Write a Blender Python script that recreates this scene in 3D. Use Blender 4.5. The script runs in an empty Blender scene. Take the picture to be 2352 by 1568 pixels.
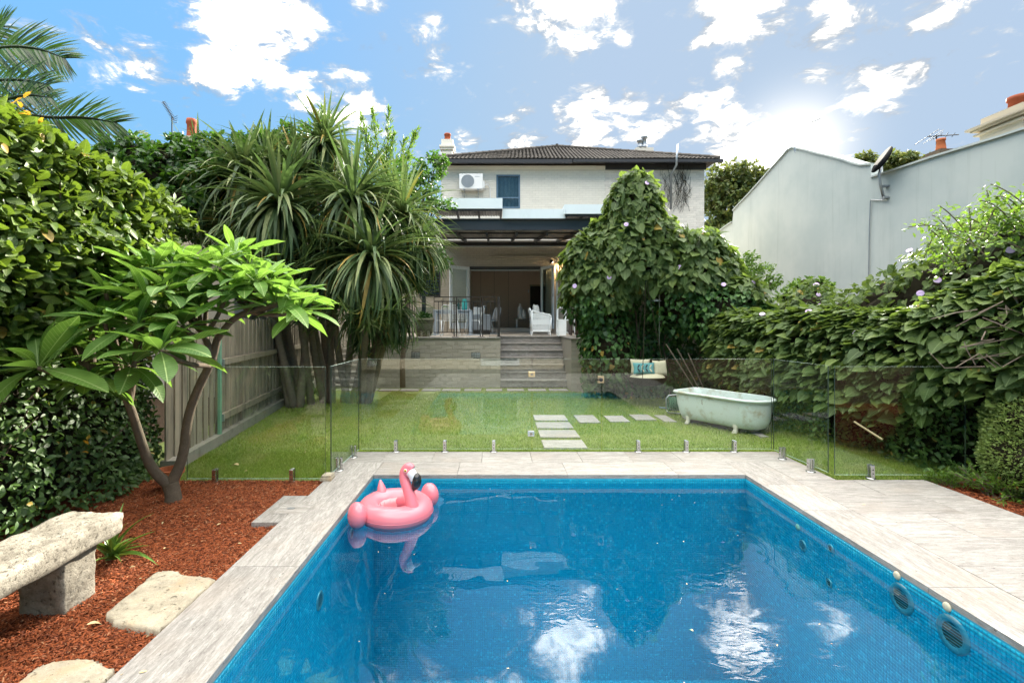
import bpy, math, random
import numpy as np
from mathutils import Vector, Matrix
rng = np.random.default_rng(7)
random.seed(7)
R = math.radians
# ---------------------------------------------------------------- camera, world, sun, exposure
sc = bpy.context.scene
col = sc.collection
F, CX, CY, CZ = 1100.0, 1140.0, 738.0, 1.717      # focal in units of a 2352 px wide frame
cam_d = bpy.data.cameras.new('camera'); cam = bpy.data.objects.new('camera', cam_d); col.objects.link(cam)
cam.location = (0, 0, CZ); cam.rotation_euler = (R(90), 0, 0)
cam_d.sensor_width = 36; cam_d.lens = F/2352*36
cam_d.shift_x = (1176-CX)/2352; cam_d.shift_y = -(784-CY)/2352
cam_d.clip_start = .05; cam_d.clip_end = 2000
sc.camera = cam
SUN_AZ, SUN_EL = R(32), R(25)                      # azimuth from +Y towards +X
sdir = Vector((math.sin(SUN_AZ)*math.cos(SUN_EL), math.cos(SUN_AZ)*math.cos(SUN_EL), math.sin(SUN_EL)))
sun_d = bpy.data.lights.new('sun', 'SUN'); sun_d.energy = 3.3; sun_d.angle = R(.6); sun_d.color = (1, .93, .8)
sun = bpy.data.objects.new('sun', sun_d); col.objects.link(sun)
sun.rotation_euler = (-sdir).to_track_quat('-Z', 'Y').to_euler(); sun.location = (20, 30, 30)
sc.view_settings.view_transform = 'Standard'; sc.view_settings.look = 'None'
sc.view_settings.exposure = 2.53; sc.view_settings.gamma = 1
sc.cycles.use_denoising = True
sc.cycles.max_bounces = 7; sc.cycles.diffuse_bounces = 3; sc.cycles.glossy_bounces = 3
sc.cycles.transparent_max_bounces = 16; sc.cycles.transmission_bounces = 4
sc.cycles.sample_clamp_indirect = 6
sc.cycles.caustics_reflective = False; sc.cycles.caustics_refractive = False

class NT:
    def __init__(s, nt): s.nt = nt
    def n(s, t, **k):
        nd = s.nt.nodes.new(t)
        for a, b in k.items(): setattr(nd, a, b)
        return nd
    def put(s, sock, v):
        if isinstance(v, bpy.types.NodeSocket): s.nt.links.new(v, sock)
        elif v is not None: sock.default_value = v
    def m(s, op, a, b=None, c=None, clamp=False):
        nd = s.n('ShaderNodeMath', operation=op, use_clamp=clamp)
        for i, v in enumerate((a, b, c)):
            if v is not None: s.put(nd.inputs[i], v)
        return nd.outputs[0]
    def v(s, op, a, b=None, sc_=None):
        nd = s.n('ShaderNodeVectorMath', operation=op)
        s.put(nd.inputs[0], a)
        if b is not None: s.put(nd.inputs[1], b)
        if sc_ is not None: s.put(nd.inputs['Scale'], sc_)
        return nd.outputs['Value'] if op in ('DOT_PRODUCT', 'LENGTH') else nd.outputs[0]
    def mix(s, f, a, b, blend='MIX'):
        nd = s.n('ShaderNodeMix', data_type='RGBA', blend_type=blend)
        s.put(nd.inputs[0], f); s.put(nd.inputs[6], a); s.put(nd.inputs[7], b)
        return nd.outputs[2]
    def noise(s, vec, scale, detail=4, rough=.55, dist=0):
        nd = s.n('ShaderNodeTexNoise')
        if vec is not None: s.put(nd.inputs['Vector'], vec)
        nd.inputs['Scale'].default_value = scale; nd.inputs['Detail'].default_value = detail
        nd.inputs['Roughness'].default_value = rough; nd.inputs['Distortion'].default_value = dist
        return nd.outputs['Fac']
    def ramp(s, f, lo, hi, smooth=True):
        nd = s.n('ShaderNodeMapRange', interpolation_type='SMOOTHSTEP' if smooth else 'LINEAR')
        s.put(nd.inputs[0], f); nd.inputs[1].default_value = lo; nd.inputs[2].default_value = hi
        return nd.outputs[0]
def c4(c): return (c[0], c[1], c[2], 1)

world = bpy.data.worlds.new('World'); sc.world = world; world.use_nodes = True
w = NT(world.node_tree); world.node_tree.nodes.clear()
sky = w.n('ShaderNodeTexSky', sky_type='NISHITA'); sky.sun_disc = False
sky.sun_elevation = SUN_EL; sky.sun_rotation = SUN_AZ; sky.altitude = 20; sky.air_density = 1.0; sky.dust_density = 1.2; sky.ozone_density = 1.5
hs = w.n('ShaderNodeHueSaturation'); w.put(hs.inputs['Color'], sky.outputs[0]); hs.inputs['Saturation'].default_value = 1.15; hs.inputs['Value'].default_value = 1.0
bw = w.n('ShaderNodeRGBToBW'); w.put(bw.inputs[0], sky.outputs[0])
skyc = w.v('SCALE', hs.outputs[0], sc_=w.m('MULTIPLY', w.m('POWER', w.m('MAXIMUM', bw.outputs[0], .05), -.95), .97))
skyc = w.mix(1.0, skyc, (.80, 1.06, 1.08, 1), 'MULTIPLY')
tc = w.n('ShaderNodeTexCoord'); d_ = w.v('NORMALIZE', tc.outputs['Generated'])
sx = w.n('ShaderNodeSeparateXYZ'); w.put(sx.inputs[0], d_)
den = w.m('ADD', w.m('MAXIMUM', sx.outputs[2], 0.0), 0.16)
cb = w.n('ShaderNodeCombineXYZ'); w.put(cb.inputs[0], w.m('DIVIDE', sx.outputs[0], den)); w.put(cb.inputs[1], w.m('DIVIDE', sx.outputs[1], den)); cb.inputs[2].default_value = 3.7
n1 = w.m('ADD', w.m('MULTIPLY', w.m('SUBTRACT', w.noise(cb.outputs[0], 9.0, 12, .64, .35), .5), 2.1), .5)
nbig = w.noise(cb.outputs[0], 1.9, 3, .5)
def pdir(px, py): return Vector(((px-CX)/F, 1, (CY-py)/F)).normalized()
# drifting clouds where the photograph shows them: px, py, radius (in frame units), weight
CL = [(640,30,100,.50),(580,95,115,.52),(500,160,75,.45),(690,70,60,.36),(560,40,70,.4),(335,140,80,.27),(235,140,60,.30),(345,195,50,.2),(420,150,60,.14),(700,195,60,.33),(790,225,80,.38),(650,170,40,.2),
      (1000,85,55,.36),(840,12,40,.15),(1320,25,110,.38),(1150,65,60,.18),(1190,10,80,.22),(1440,70,40,.22),(1690,15,110,.42),(1775,45,60,.28),(1665,158,42,.28),
      (1350,285,90,.36),(1440,260,65,.33),(1205,310,60,.26),(1150,290,30,.2),(1520,275,60,.24),(1480,305,50,.24),(1660,265,75,.36),(1600,220,50,.2),(1740,245,50,.22),(1210,260,30,.2),(1490,235,30,.18),
      (1800,335,100,.42),(1710,345,95,.42),(1880,335,50,.3),(2000,200,95,.30),(2090,175,60,.2),(1920,130,60,.18),(2150,15,90,.28),(1940,10,90,.18),(2230,60,40,.14),(1950,250,60,.14),(1890,170,40,.12),
      (890,290,30,.22),(970,345,30,.2),(1070,350,50,.2),(870,230,30,.18),(1000,0,60,.15)]
acc = None
for px, py, r, wt in CL:
    dv = pdir(px, py); pd = pdir(px+r, py)
    ang = math.acos(max(-1, min(1, dv.dot(pd))))*1.25
    dt = w.v('DOT_PRODUCT', d_, tuple(dv))
    t = w.n('ShaderNodeMapRange', interpolation_type='SMOOTHSTEP'); w.put(t.inputs[0], dt)
    t.inputs[1].default_value = math.cos(ang); t.inputs[2].default_value = 1.0; t.inputs[4].default_value = wt
    acc = t.outputs[0] if acc is None else w.m('MAXIMUM', acc, t.outputs[0])
# cloud cover, thickened above the frame to add ambient light
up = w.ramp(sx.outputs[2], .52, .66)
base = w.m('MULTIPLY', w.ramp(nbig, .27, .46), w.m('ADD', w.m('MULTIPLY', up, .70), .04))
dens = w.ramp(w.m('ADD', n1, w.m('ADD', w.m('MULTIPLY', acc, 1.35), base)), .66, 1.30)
sd = w.m('MAXIMUM', w.v('DOT_PRODUCT', d_, tuple(pdir(1820, 345))), 0)
glow = w.m('POWER', sd, 420)
glow2 = w.m('POWER', sd, 7)
shade = w.m('ADD', .5, w.m('MULTIPLY', w.ramp(w.noise(w.v('ADD', cb.outputs[0], (.05, .12, 4.0)), 5, 8, .6), .35, .65), .8))
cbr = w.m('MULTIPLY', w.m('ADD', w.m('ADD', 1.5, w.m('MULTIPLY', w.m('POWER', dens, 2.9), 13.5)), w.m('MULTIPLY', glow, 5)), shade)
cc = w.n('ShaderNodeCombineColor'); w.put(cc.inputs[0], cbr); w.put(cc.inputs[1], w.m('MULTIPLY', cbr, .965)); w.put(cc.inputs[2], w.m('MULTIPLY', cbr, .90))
haze_c = w.mix(w.m('MINIMUM', w.m('MULTIPLY', w.m('POWER', sd, 4.5), 1.15), .88), skyc, (.85, 1.11, 1.50, 1))
haze_c = w.mix(w.m('MULTIPLY', glow, .95), haze_c, (3.0, 2.85, 2.6, 1))
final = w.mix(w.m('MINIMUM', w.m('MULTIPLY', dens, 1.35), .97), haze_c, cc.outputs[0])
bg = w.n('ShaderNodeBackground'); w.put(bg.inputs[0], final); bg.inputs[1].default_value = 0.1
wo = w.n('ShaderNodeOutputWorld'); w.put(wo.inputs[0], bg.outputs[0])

# ---------------------------------------------------------------- materials
def mat(name, rough=.6, spec=.4, metal=0.0):
    m = bpy.data.materials.new(name); m.use_nodes = True
    t = NT(m.node_tree); p = m.node_tree.nodes['Principled BSDF']
    p.inputs['Roughness'].default_value = rough; p.inputs['Specular IOR Level'].default_value = spec; p.inputs['Metallic'].default_value = metal
    return m, t, p
def bump(t, p, h, strength=.4, dist=.01):
    b = t.n('ShaderNodeBump'); b.inputs['Strength'].default_value = strength; b.inputs['Distance'].default_value = dist
    t.put(b.inputs['Height'], h); t.put(p.inputs['Normal'], b.outputs[0])
def pos(t): return t.n('ShaderNodeNewGeometry').outputs['Position']
def rnd(t):
    a = t.n('ShaderNodeNewGeometry').outputs['Random Per Island']; b = t.n('ShaderNodeObjectInfo').outputs['Random']
    return t.m('FRACT', t.m('ADD', a, b))
def scaled(t, v, s):
    mp = t.n('ShaderNodeMapping'); t.put(mp.inputs[0], v); mp.inputs['Scale'].default_value = s
    return mp.outputs[0]
MATS = {}
def plain(name, c, rough=.5, spec=.4, metal=0.0, var=.12, nscale=9, bmp=.0, bdist=.004, isl=0.0, stain=None):
    m, t, p = mat(name, rough, spec, metal)
    n = t.noise(pos(t), nscale, 5, .6)
    k = t.m('ADD', 1-var, t.m('MULTIPLY', n, 2*var))
    if isl: k = t.m('MULTIPLY', k, t.m('ADD', 1-isl, t.m('MULTIPLY', rnd(t), 2*isl)))
    base = t.mix(1.0, c4(c), t.n('ShaderNodeCombineColor').outputs[0], 'MULTIPLY') if False else None
    sc_ = t.v('SCALE', tuple(c[:3]), sc_=k)
    out = sc_
    if stain:
        n2 = t.noise(scaled(t, pos(t), stain[2]), stain[1], 5, .65)
        out = t.mix(t.m('MULTIPLY', t.ramp(n2, .5, .72), stain[3]), sc_, c4(stain[0]))
    t.put(p.inputs['Base Color'], out)
    if bmp: bump(t, p, t.noise(pos(t), nscale*8, 5, .7), bmp, bdist)
    MATS[name] = m
    return m
def travertine(name, sc_, tint=(.355,.335,.31)):
    m, t, p = mat(name, .6, .35)
    P_ = pos(t)
    r = rnd(t)
    off = t.v('ADD', P_, t.v('SCALE', (3.1, 5.3, 1.7), sc_=r))
    n = t.noise(scaled(t, off, sc_), 1.6, 10, .72, .9)
    n2 = t.noise(scaled(t, off, sc_), 5.5, 8, .78, .5)
    n3 = t.noise(off, 2.0, 4, .55)
    c = t.mix(t.ramp(n, .32, .70), c4((tint[0]*.66, tint[1]*.65, tint[2]*.64)), c4((tint[0]*1.22, tint[1]*1.22, tint[2]*1.22)))
    c = t.mix(t.m('MULTIPLY', t.ramp(n2, .52, .64), .6), c, c4((.56, .54, .51)))
    c = t.mix(t.m('MULTIPLY', t.ramp(n2, .46, .36), .8), c, c4((.17, .155, .14)))
    c = t.mix(t.m('MULTIPLY', t.ramp(n3, .48, .68), .30), c, c4((.37, .305, .25)))
    c = t.mix(t.m('MULTIPLY', t.ramp(t.noise(off, 1.1, 5, .65), .60, .74), .35), c, c4((.27, .225, .18)))
    c = t.mix(t.m('MULTIPLY', t.ramp(t.noise(scaled(t, off, tuple(q**.45*4 for q in sc_)), 4.0, 4, .6), .66, .72), .85), c, c4((.07, .06, .05)))
    fine = t.noise(off, 70, 5, .8)
    c = t.mix(t.m('MULTIPLY', t.ramp(fine, .44, .30), .55), c, c4((.16, .15, .14))); c = t.mix(t.m('MULTIPLY', t.ramp(fine, .56, .68), .35), c, c4((.60, .59, .57)))
    k = t.m('ADD', .75, t.m('MULTIPLY', r, .18))
    t.put(p.inputs['Base Color'], t.v('SCALE', c, sc_=k))
    t.put(p.inputs['Roughness'], t.m('ADD', .45, t.m('MULTIPLY', n2, .3)))
    bump(t, p, n2, .5, .004)
    MATS[name] = m; return m
travertine('trav_x', (2.4, 15, 15)); travertine('trav_y', (15, 2.4, 15))
travertine('step_stone', (2.2, 9, 9), (.30, .29, .275))
def leafmat(name, cols, trans=.35, tcol=(.22, .42, .03), rough=.38, veins=0.0, spec=.45, vcol=(.42,.55,.2), dead=0.0, nv=16):
    m, t, p = mat(name, rough, spec)
    r = rnd(t); cr = t.n('ShaderNodeValToRGB'); t.put(cr.inputs[0], r)
    el = cr.color_ramp.elements
    el[0].position = 0; el[0].color = c4(cols[0]); el[1].position = 1; el[1].color = c4(cols[-1])
    for i, c in enumerate(cols[1:-1]): e = el.new((i+1)/(len(cols)-1)); e.color = c4(c)
    c = cr.outputs[0]
    if dead: c = t.mix(t.m('GREATER_THAN', t.m('FRACT', t.m('MULTIPLY', r, 37.0)), 1-dead), c, c4((.32, .22, .05)))
    uv = t.n('ShaderNodeUVMap').outputs[0]; s = t.n('ShaderNodeSeparateXYZ'); t.put(s.inputs[0], uv)
    mott = t.noise(pos(t), 14, 4, .6)
    c = t.v('SCALE', c, sc_=t.m('ADD', .72, t.m('MULTIPLY', mott, .56)))
    if veins:
        ax = t.m('ABSOLUTE', t.m('SUBTRACT', s.outputs[0], .5))
        mid = t.ramp(ax, .035, .012)
        ph = t.m('FRACT', t.m('SUBTRACT', t.m('MULTIPLY', s.outputs[1], float(nv)), t.m('MULTIPLY', ax, float(nv)*.30)))
        vn = t.m('MULTIPLY', t.ramp(t.m('ABSOLUTE', t.m('SUBTRACT', ph, .5)), .12, .02), .45)
        vv = t.m('MULTIPLY', t.m('MAXIMUM', mid, vn), veins)
        c = t.mix(vv, c, c4(vcol))
        bump(t, p, t.m('ABSOLUTE', t.m('SUBTRACT', ph, .5)), .5, .004)
    t.put(p.inputs['Base Color'], c)
    tr = t.n('ShaderNodeBsdfTranslucent'); t.put(tr.inputs[0], t.mix(.55, c, c4(tcol)))
    mx = t.n('ShaderNodeMixShader'); mx.inputs[0].default_value = trans
    t.put(mx.inputs[1], p.outputs[0]); t.put(mx.inputs[2], tr.outputs[0])
    t.put(m.node_tree.nodes['Material Output'].inputs[0], mx.outputs[0])
    MATS[name] = m; return m
leafmat('fig_leaf', [(0.0328,0.0697,0.0115),(0.0574,0.1107,0.0164),(0.0984,0.1558,0.0213),(0.0410,0.0820,0.0148)], .27, (.30,.46,.03), .42, .5, .4, (.30,.36,.12), .012, 9)
leafmat('fig_small', [(0.0344,0.0746,0.0207),(0.0574,0.1148,0.0252),(0.0861,0.1606,0.0344),(0.0459,0.0976,0.0229)], .25, (.14,.28,.03), .42, .3, .4, (.15,.22,.08), .012, 8)
leafmat('vine_leaf', [(0.0369,0.0697,0.0213),(0.0656,0.1107,0.0328),(0.1148,0.1640,0.0410),(0.0533,0.0902,0.0295),(0.0820,0.1312,0.0369)], .32, (.28,.42,.05), .52, .6, .22, (.22,.30,.12), .012, 9)
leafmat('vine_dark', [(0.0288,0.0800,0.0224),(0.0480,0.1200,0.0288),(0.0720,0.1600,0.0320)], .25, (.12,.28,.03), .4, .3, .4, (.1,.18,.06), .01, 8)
leafmat('frangi_leaf', [(0.0520,0.1320,0.0280),(0.0800,0.1720,0.0336),(0.1120,0.2240,0.0400),(0.0640,0.1480,0.0288)], .36, (.32,.58,.06), .5, .85, .35, (.36,.48,.18), 0, 17)
leafmat('cord_leaf', [(0.0382,0.0723,0.0289),(0.0595,0.1062,0.0374),(0.1062,0.1530,0.0510),(0.2125,0.2380,0.0935)], .22, (.18,.31,.07), .5, .0, .3, dead=.045)
leafmat('tree_leaf', [(0.0179,0.0595,0.0119),(0.0357,0.1011,0.0167),(0.0595,0.1547,0.0214)], .3, (.16,.36,.02), .4)
leafmat('light_leaf', [(0.0425,0.1020,0.0102),(0.0765,0.1615,0.0170),(0.1190,0.2125,0.0255)], .35, (.3,.5,.05), .45)
leafmat('backlit_leaf', [(0.0450,0.0900,0.0180),(0.0900,0.1350,0.0300),(0.1350,0.1500,0.0375)], .3, (.25,.28,.05), .5)
leafmat('palm_leaf', [(0.0120,0.0300,0.0100),(0.0200,0.0500,0.0120),(0.0300,0.0700,0.0150)], .15, (.12,.28,.02), .4)
leafmat('pale_leaf', [(.10,.17,.035),(.17,.25,.06),(.26,.34,.10)], .35, (.4,.5,.12), .5)
leafmat('aloe_leaf', [(.07,.14,.02),(.12,.2,.035)], .12, (.3,.45,.05), .45)
leafmat('grass', [(0.1070,0.1860,0.0279),(0.1721,0.2651,0.0372),(0.2511,0.3441,0.0558),(0.3627,0.3813,0.1209)], .3, (.3,.48,.05), .6, spec=.2)
m = MATS['grass']; t = NT(m.node_tree); p = m.node_tree.nodes['Principled BSDF']; src = p.inputs['Base Color'].links[0].from_socket
t.put(p.inputs['Base Color'], t.mix(t.m('MULTIPLY', t.ramp(t.noise(pos(t), 1.7, 5, .7), .46, .68), .55), src, (.42,.40,.17,1)))
leafmat('yellow_leaf', [(.45,.22,.02),(.55,.36,.05)], .4, (.7,.4,.03), .5)
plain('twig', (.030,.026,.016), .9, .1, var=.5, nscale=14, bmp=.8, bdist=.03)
plain('bark', (.12,.092,.065), .85, .2, var=.45, nscale=14, bmp=.7, bdist=.012)
plain('bark_pale', (.16,.13,.10), .85, .2, var=.35, nscale=18, bmp=.6, bdist=.01)
plain('soil', (.06,.04,.025), .95, .1, var=.4, nscale=12, bmp=.7, bdist=.02)
plain('lawn_soil', (0.1560,0.1920,0.0600), .95, .1, var=.4, nscale=7, bmp=.5, bdist=.01)
plain('mulch_bed', (0.1248,0.0326,0.0134), .95, .1, var=.5, nscale=25, bmp=.9, bdist=.02)
m, t, p = mat('mulch_chip', .8, .2); r = rnd(t); cr = t.n('ShaderNodeValToRGB'); t.put(cr.inputs[0], r)
e = cr.color_ramp.elements; e[0].color = (.07,.018,.008,1); e[1].color = (.40,.20,.10,1)
for q, c in ((.35,(.20,.052,.017,1)),(.65,(.31,.08,.025,1)),(.92,(.22,.065,.03,1))): x = e.new(q); x.color = c
t.put(p.inputs['Base Color'], cr.outputs[0]); MATS['mulch_chip'] = m
m, t, p = mat('bench_stone', .9, .2); P_ = pos(t); n = t.noise(P_, 7, 8, .7); n2 = t.noise(P_, 34, 7, .8)
c = t.mix(t.ramp(n, .34, .66), (.19,.17,.135,1), (.36,.33,.27,1)); pit = t.ramp(n2, .44, .36); c = t.mix(t.m('MULTIPLY', pit, .7), c, (.075,.065,.05,1)); c = t.mix(t.m('MULTIPLY', t.ramp(n2, .58, .70), .45), c, (.50,.47,.41,1))
t.put(p.inputs['Base Color'], c); bump(t, p, t.m('SUBTRACT', n2, t.m('MULTIPLY', pit, .4)), 1.0, .02); MATS['bench_stone'] = m
m, t, p = mat('flag_stone', .9, .2); P_ = pos(t); n = t.noise(P_, 6, 8, .7); n2 = t.noise(P_, 26, 6, .75); n3 = t.noise(P_, 3, 4, .6)
c = t.mix(t.ramp(n, .3, .7), (.30,.265,.20,1), (.50,.44,.33,1)); c = t.mix(t.m('MULTIPLY', t.ramp(n3, .54, .68), .5), c, (.34,.22,.11,1))
pit = t.ramp(n2, .40, .32); c = t.mix(t.m('MULTIPLY', pit, .75), c, (.12,.10,.075,1)); c = t.mix(t.m('MULTIPLY', t.ramp(n2, .56, .68), .4), c, (.58,.55,.48,1))
t.put(p.inputs['Base Color'], c); bump(t, p, t.m('SUBTRACT', t.m('ADD', t.m('MULTIPLY', n, 1.5), t.m('MULTIPLY', n2, .6)), t.m('MULTIPLY', pit, .5)), .9, .014); MATS['flag_stone'] = m
plain('wood_grey', (0.2904,0.2464,0.1848), .85, .2, var=.2, nscale=4, bmp=.5, bdist=.004, isl=.22, stain=((.07,.065,.05), 6, (1,1,.15), .7))
plain('concrete', (.26,.24,.20), .9, .2, var=.25, nscale=6, bmp=.5, bdist=.006, stain=((.12,.11,.08), 4, (1,1,1), .6))
plain('cream_paint', (.73,.70,.62), .65, .3, var=.06, nscale=3, bmp=.25, bdist=.004, isl=.03)
plain('raw_cream', (.73,.68,.61), .75, .3, var=.1, nscale=5, bmp=.35, bdist=.005, isl=.07)
plain('taupe_paint', (.40,.355,.29), .6, .3, var=.07, nscale=3, bmp=.3, bdist=.005, isl=.04)
plain('taupe_rough', (.33,.305,.26), .6, .3, var=.12, nscale=6, bmp=.7, bdist=.012, isl=.07)
plain('mortar', (.28,.26,.22), .8, .2, var=.1, nscale=5)
plain('mortar_cream', (.62,.59,.52), .8, .2, var=.1, nscale=5)
m, t, p = mat('render_wall', .8, .2); P_ = pos(t)
n = t.noise(scaled(t, P_, (1, 1, .12)), 2.2, 6, .6); n2 = t.noise(P_, .7, 4, .6)
zz = t.n('ShaderNodeSeparateXYZ'); t.put(zz.inputs[0], P_)
c = t.mix(t.ramp(n2, .3, .7), (.40,.45,.44,1), (.47,.51,.49,1))
c = t.mix(t.m('MULTIPLY', t.ramp(n, .50, .70), .28), c, (.28,.32,.31,1))
c = t.mix(t.m('MULTIPLY', t.ramp(t.noise(scaled(t, P_, (1, 3.2, .10)), 2.6, 5, .7), .56, .74), .24), c, (.22,.25,.23,1))
c = t.mix(t.m('MULTIPLY', t.ramp(t.noise(P_, 3.5, 6, .7), .62, .75), .4), c, (.52,.53,.49,1))
t.put(p.inputs['Base Color'], c); bump(t, p, t.noise(P_, 30, 5, .7), .25, .004); MATS['render_wall'] = m
plain('roof_tile', (0.0770,0.0658,0.0560), .75, .35, var=.3, nscale=9, bmp=.4, bdist=.005, isl=.3)
plain('dark_trim', (.035,.034,.037), .45, .4, var=.1)
plain('steel_dark', (.028,.034,.042), .4, .45, var=.15, nscale=4)
plain('white_fascia', (0.6993,0.7749,0.8127), .4, .4, var=.04, nscale=2, stain=((.5,.55,.56), 3, (1,1,.3), .3))
plain('white_paint', (.72,.77,.79), .4, .45, var=.03)
plain('ac_white', (.75,.76,.75), .45, .4, var=.03)
plain('rail_black', (.018,.014,.012), .45, .4, var=.1)
plain('brown_board', (.05,.03,.024), .6, .3, var=.25)
plain('steel', (.56,.56,.55), .25, .5, 1.0, var=.08)
plain('gold_steel', (.55,.43,.27), .3, .5, 1.0, var=.08)
plain('galv', (.36,.38,.40), .4, .5, .7, var=.15)
plain('black_plastic', (.015,.015,.015), .4, .4)
plain('matte_black', (.016,.017,.018), .9, .1)
plain('terracotta', (.42,.13,.055), .8, .2, var=.18, nscale=12, bmp=.3, bdist=.003)
plain('chimney_pot', (.30,.075,.035), .8, .2, var=.2)
plain('planter', (.33,.27,.20), .8, .2, var=.15, nscale=10, bmp=.3)
plain('green_post', (.16,.32,.22), .55, .4, var=.15)
plain('corrugated', (.33,.31,.29), .5, .4, var=.15)
plain('interior', (.72,.58,.47), .7, .2, var=.06)
plain('dark_interior', (.05,.042,.036), .8, .2)
plain('floor_tile', (.42,.37,.31), .5, .35, var=.12, isl=.08)
plain('blue_frame', (.10,.17,.24), .45, .4)
plain('window_dark', (.03,.05,.07), .08, .6)
plain('curtain', (.16,.20,.26), .8, .2, var=.35, nscale=5)
plain('table_grey', (.30,.36,.42), .4, .45, var=.05)
plain('sofa_grey', (.26,.29,.31), .85, .2)
plain('cushion', (.60,.62,.60), .9, .1, var=.08, nscale=20, bmp=.3)
plain('cushion_cream', (.50,.46,.34), .9, .1, var=.15, nscale=14, bmp=.4)
plain('cushion_teal', (.10,.28,.30), .9, .1, var=.1)
plain('cushion_dark', (.03,.05,.07), .9, .1)
plain('teal_glass', (.05,.35,.33), .12, .6)
plain('bottle_dark', (.02,.06,.05), .15, .6)
plain('white_ceramic', (.75,.73,.68), .35, .5)
plain('flower', (.60,.45,.72), .6, .3, var=.1)
plain('dead_leaf', (.50,.38,.20), .8, .2, isl=.3)
plain('bamboo_pole', (.36,.29,.17), .6, .3)
plain('neighbour_wall', (.50,.44,.34), .8, .2, var=.1, nscale=3, isl=.06)
m, t, p = mat('enamel', .3, .5); P_ = pos(t)
c = t.mix(t.ramp(t.noise(P_, 5, 6, .65), .5, .72), (.52,.585,.57,1), (.36,.34,.26,1))
c = t.mix(t.ramp(t.noise(scaled(t, P_, (1,1,.35)), 12, 6, .7), .66, .72), c, (.14,.07,.035,1))
t.put(p.inputs['Base Color'], c); MATS['enamel'] = m
plain('vinyl_pink', (.68,.18,.22), .25, .5, var=.03)
plain('vinyl_pale', (.66,.30,.32), .3, .5, var=.03)
plain('vinyl_black', (.012,.012,.013), .25, .6)
plain('vinyl_white', (.75,.75,.76), .35, .5)
plain('eye_yellow', (.75,.45,.03), .35, .5)
for nm, c1, c2 in (('mosaic', (.006,.27,.42), (.012,.33,.48)),):
    m, t, p = mat(nm, .25, .5); r = rnd(t)
    c = t.mix(r, c4(c1), c4(c2))
    c = t.mix(t.m('GREATER_THAN', t.m('FRACT', t.m('MULTIPLY', r, 17.3)), .93), c, (.02,.40,.56,1))
    t.put(p.inputs['Base Color'], c); MATS[nm] = m
plain('grout', (.03,.28,.40), .8, .2)
def clear(name, f0, tint, rough=.0, wave=None, power=5.0, f90=1.0):
    m = bpy.data.materials.new(name); m.use_nodes = True; m.node_tree.nodes.clear(); t = NT(m.node_tree)
    g = t.n('ShaderNodeNewGeometry'); nrm = g.outputs['Normal']
    if wave:
        b = t.n('ShaderNodeBump'); t.put(b.inputs['Height'], wave(t, g.outputs['Position'])); b.inputs['Strength'].default_value = 1; b.inputs['Distance'].default_value = 1
        nrm = b.outputs[0]
    cs = t.m('ABSOLUTE', t.v('DOT_PRODUCT', g.outputs['Incoming'], nrm))
    fr = t.m('ADD', f0, t.m('MULTIPLY', f90-f0, t.m('POWER', t.m('SUBTRACT', 1.0, cs, clamp=True), power)))
    tr = t.n('ShaderNodeBsdfTransparent'); tr.inputs[0].default_value = c4(tint)
    gl = t.n('ShaderNodeBsdfGlossy'); gl.inputs['Roughness'].default_value = rough
    if wave: t.put(gl.inputs['Normal'], nrm)
    mx = t.n('ShaderNodeMixShader'); t.put(mx.inputs[0], fr); t.put(mx.inputs[1], tr.outputs[0]); t.put(mx.inputs[2], gl.outputs[0])
    o = t.n('ShaderNodeOutputMaterial'); t.put(o.inputs[0], mx.outputs[0]); MATS[name] = m
def wv(t, P_):
    a = t.m('MULTIPLY', t.noise(P_, 1.5, 2, .5), .0062)
    patch = t.ramp(t.noise(P_, .9, 2, .5), .50, .66)
    b = t.m('MULTIPLY', t.m('MULTIPLY', t.noise(scaled(t, P_, (1, 1.7, 1)), 9, 2, .5, .8), .0017), patch)
    return t.m('ADD', a, b)
clear('water', .075, (.44,.88,.97), .0, wv, 4.2)
plain('drain_plastic', (.09,.20,.25), .4, .4)
clear('pool_glass', .042, (.95,.985,.965))
clear('thin_glass', .06, (.75,.82,.80))
plain('glass_edge', (.45,.58,.52), .2, .6)
plain('glass_edge_dark', (.03,.055,.045), .2, .6)
m, t, p = mat('lamp_lens'); p.inputs['Emission Color'].default_value = (1,.75,.45,1); p.inputs['Emission Strength'].default_value = 6; MATS['lamp_lens'] = m
plain('hose_green', (.03,.12,.06), .5, .4)
plain('claw_pale', (.42,.41,.33), .6, .3, var=.3, nscale=30)
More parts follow.
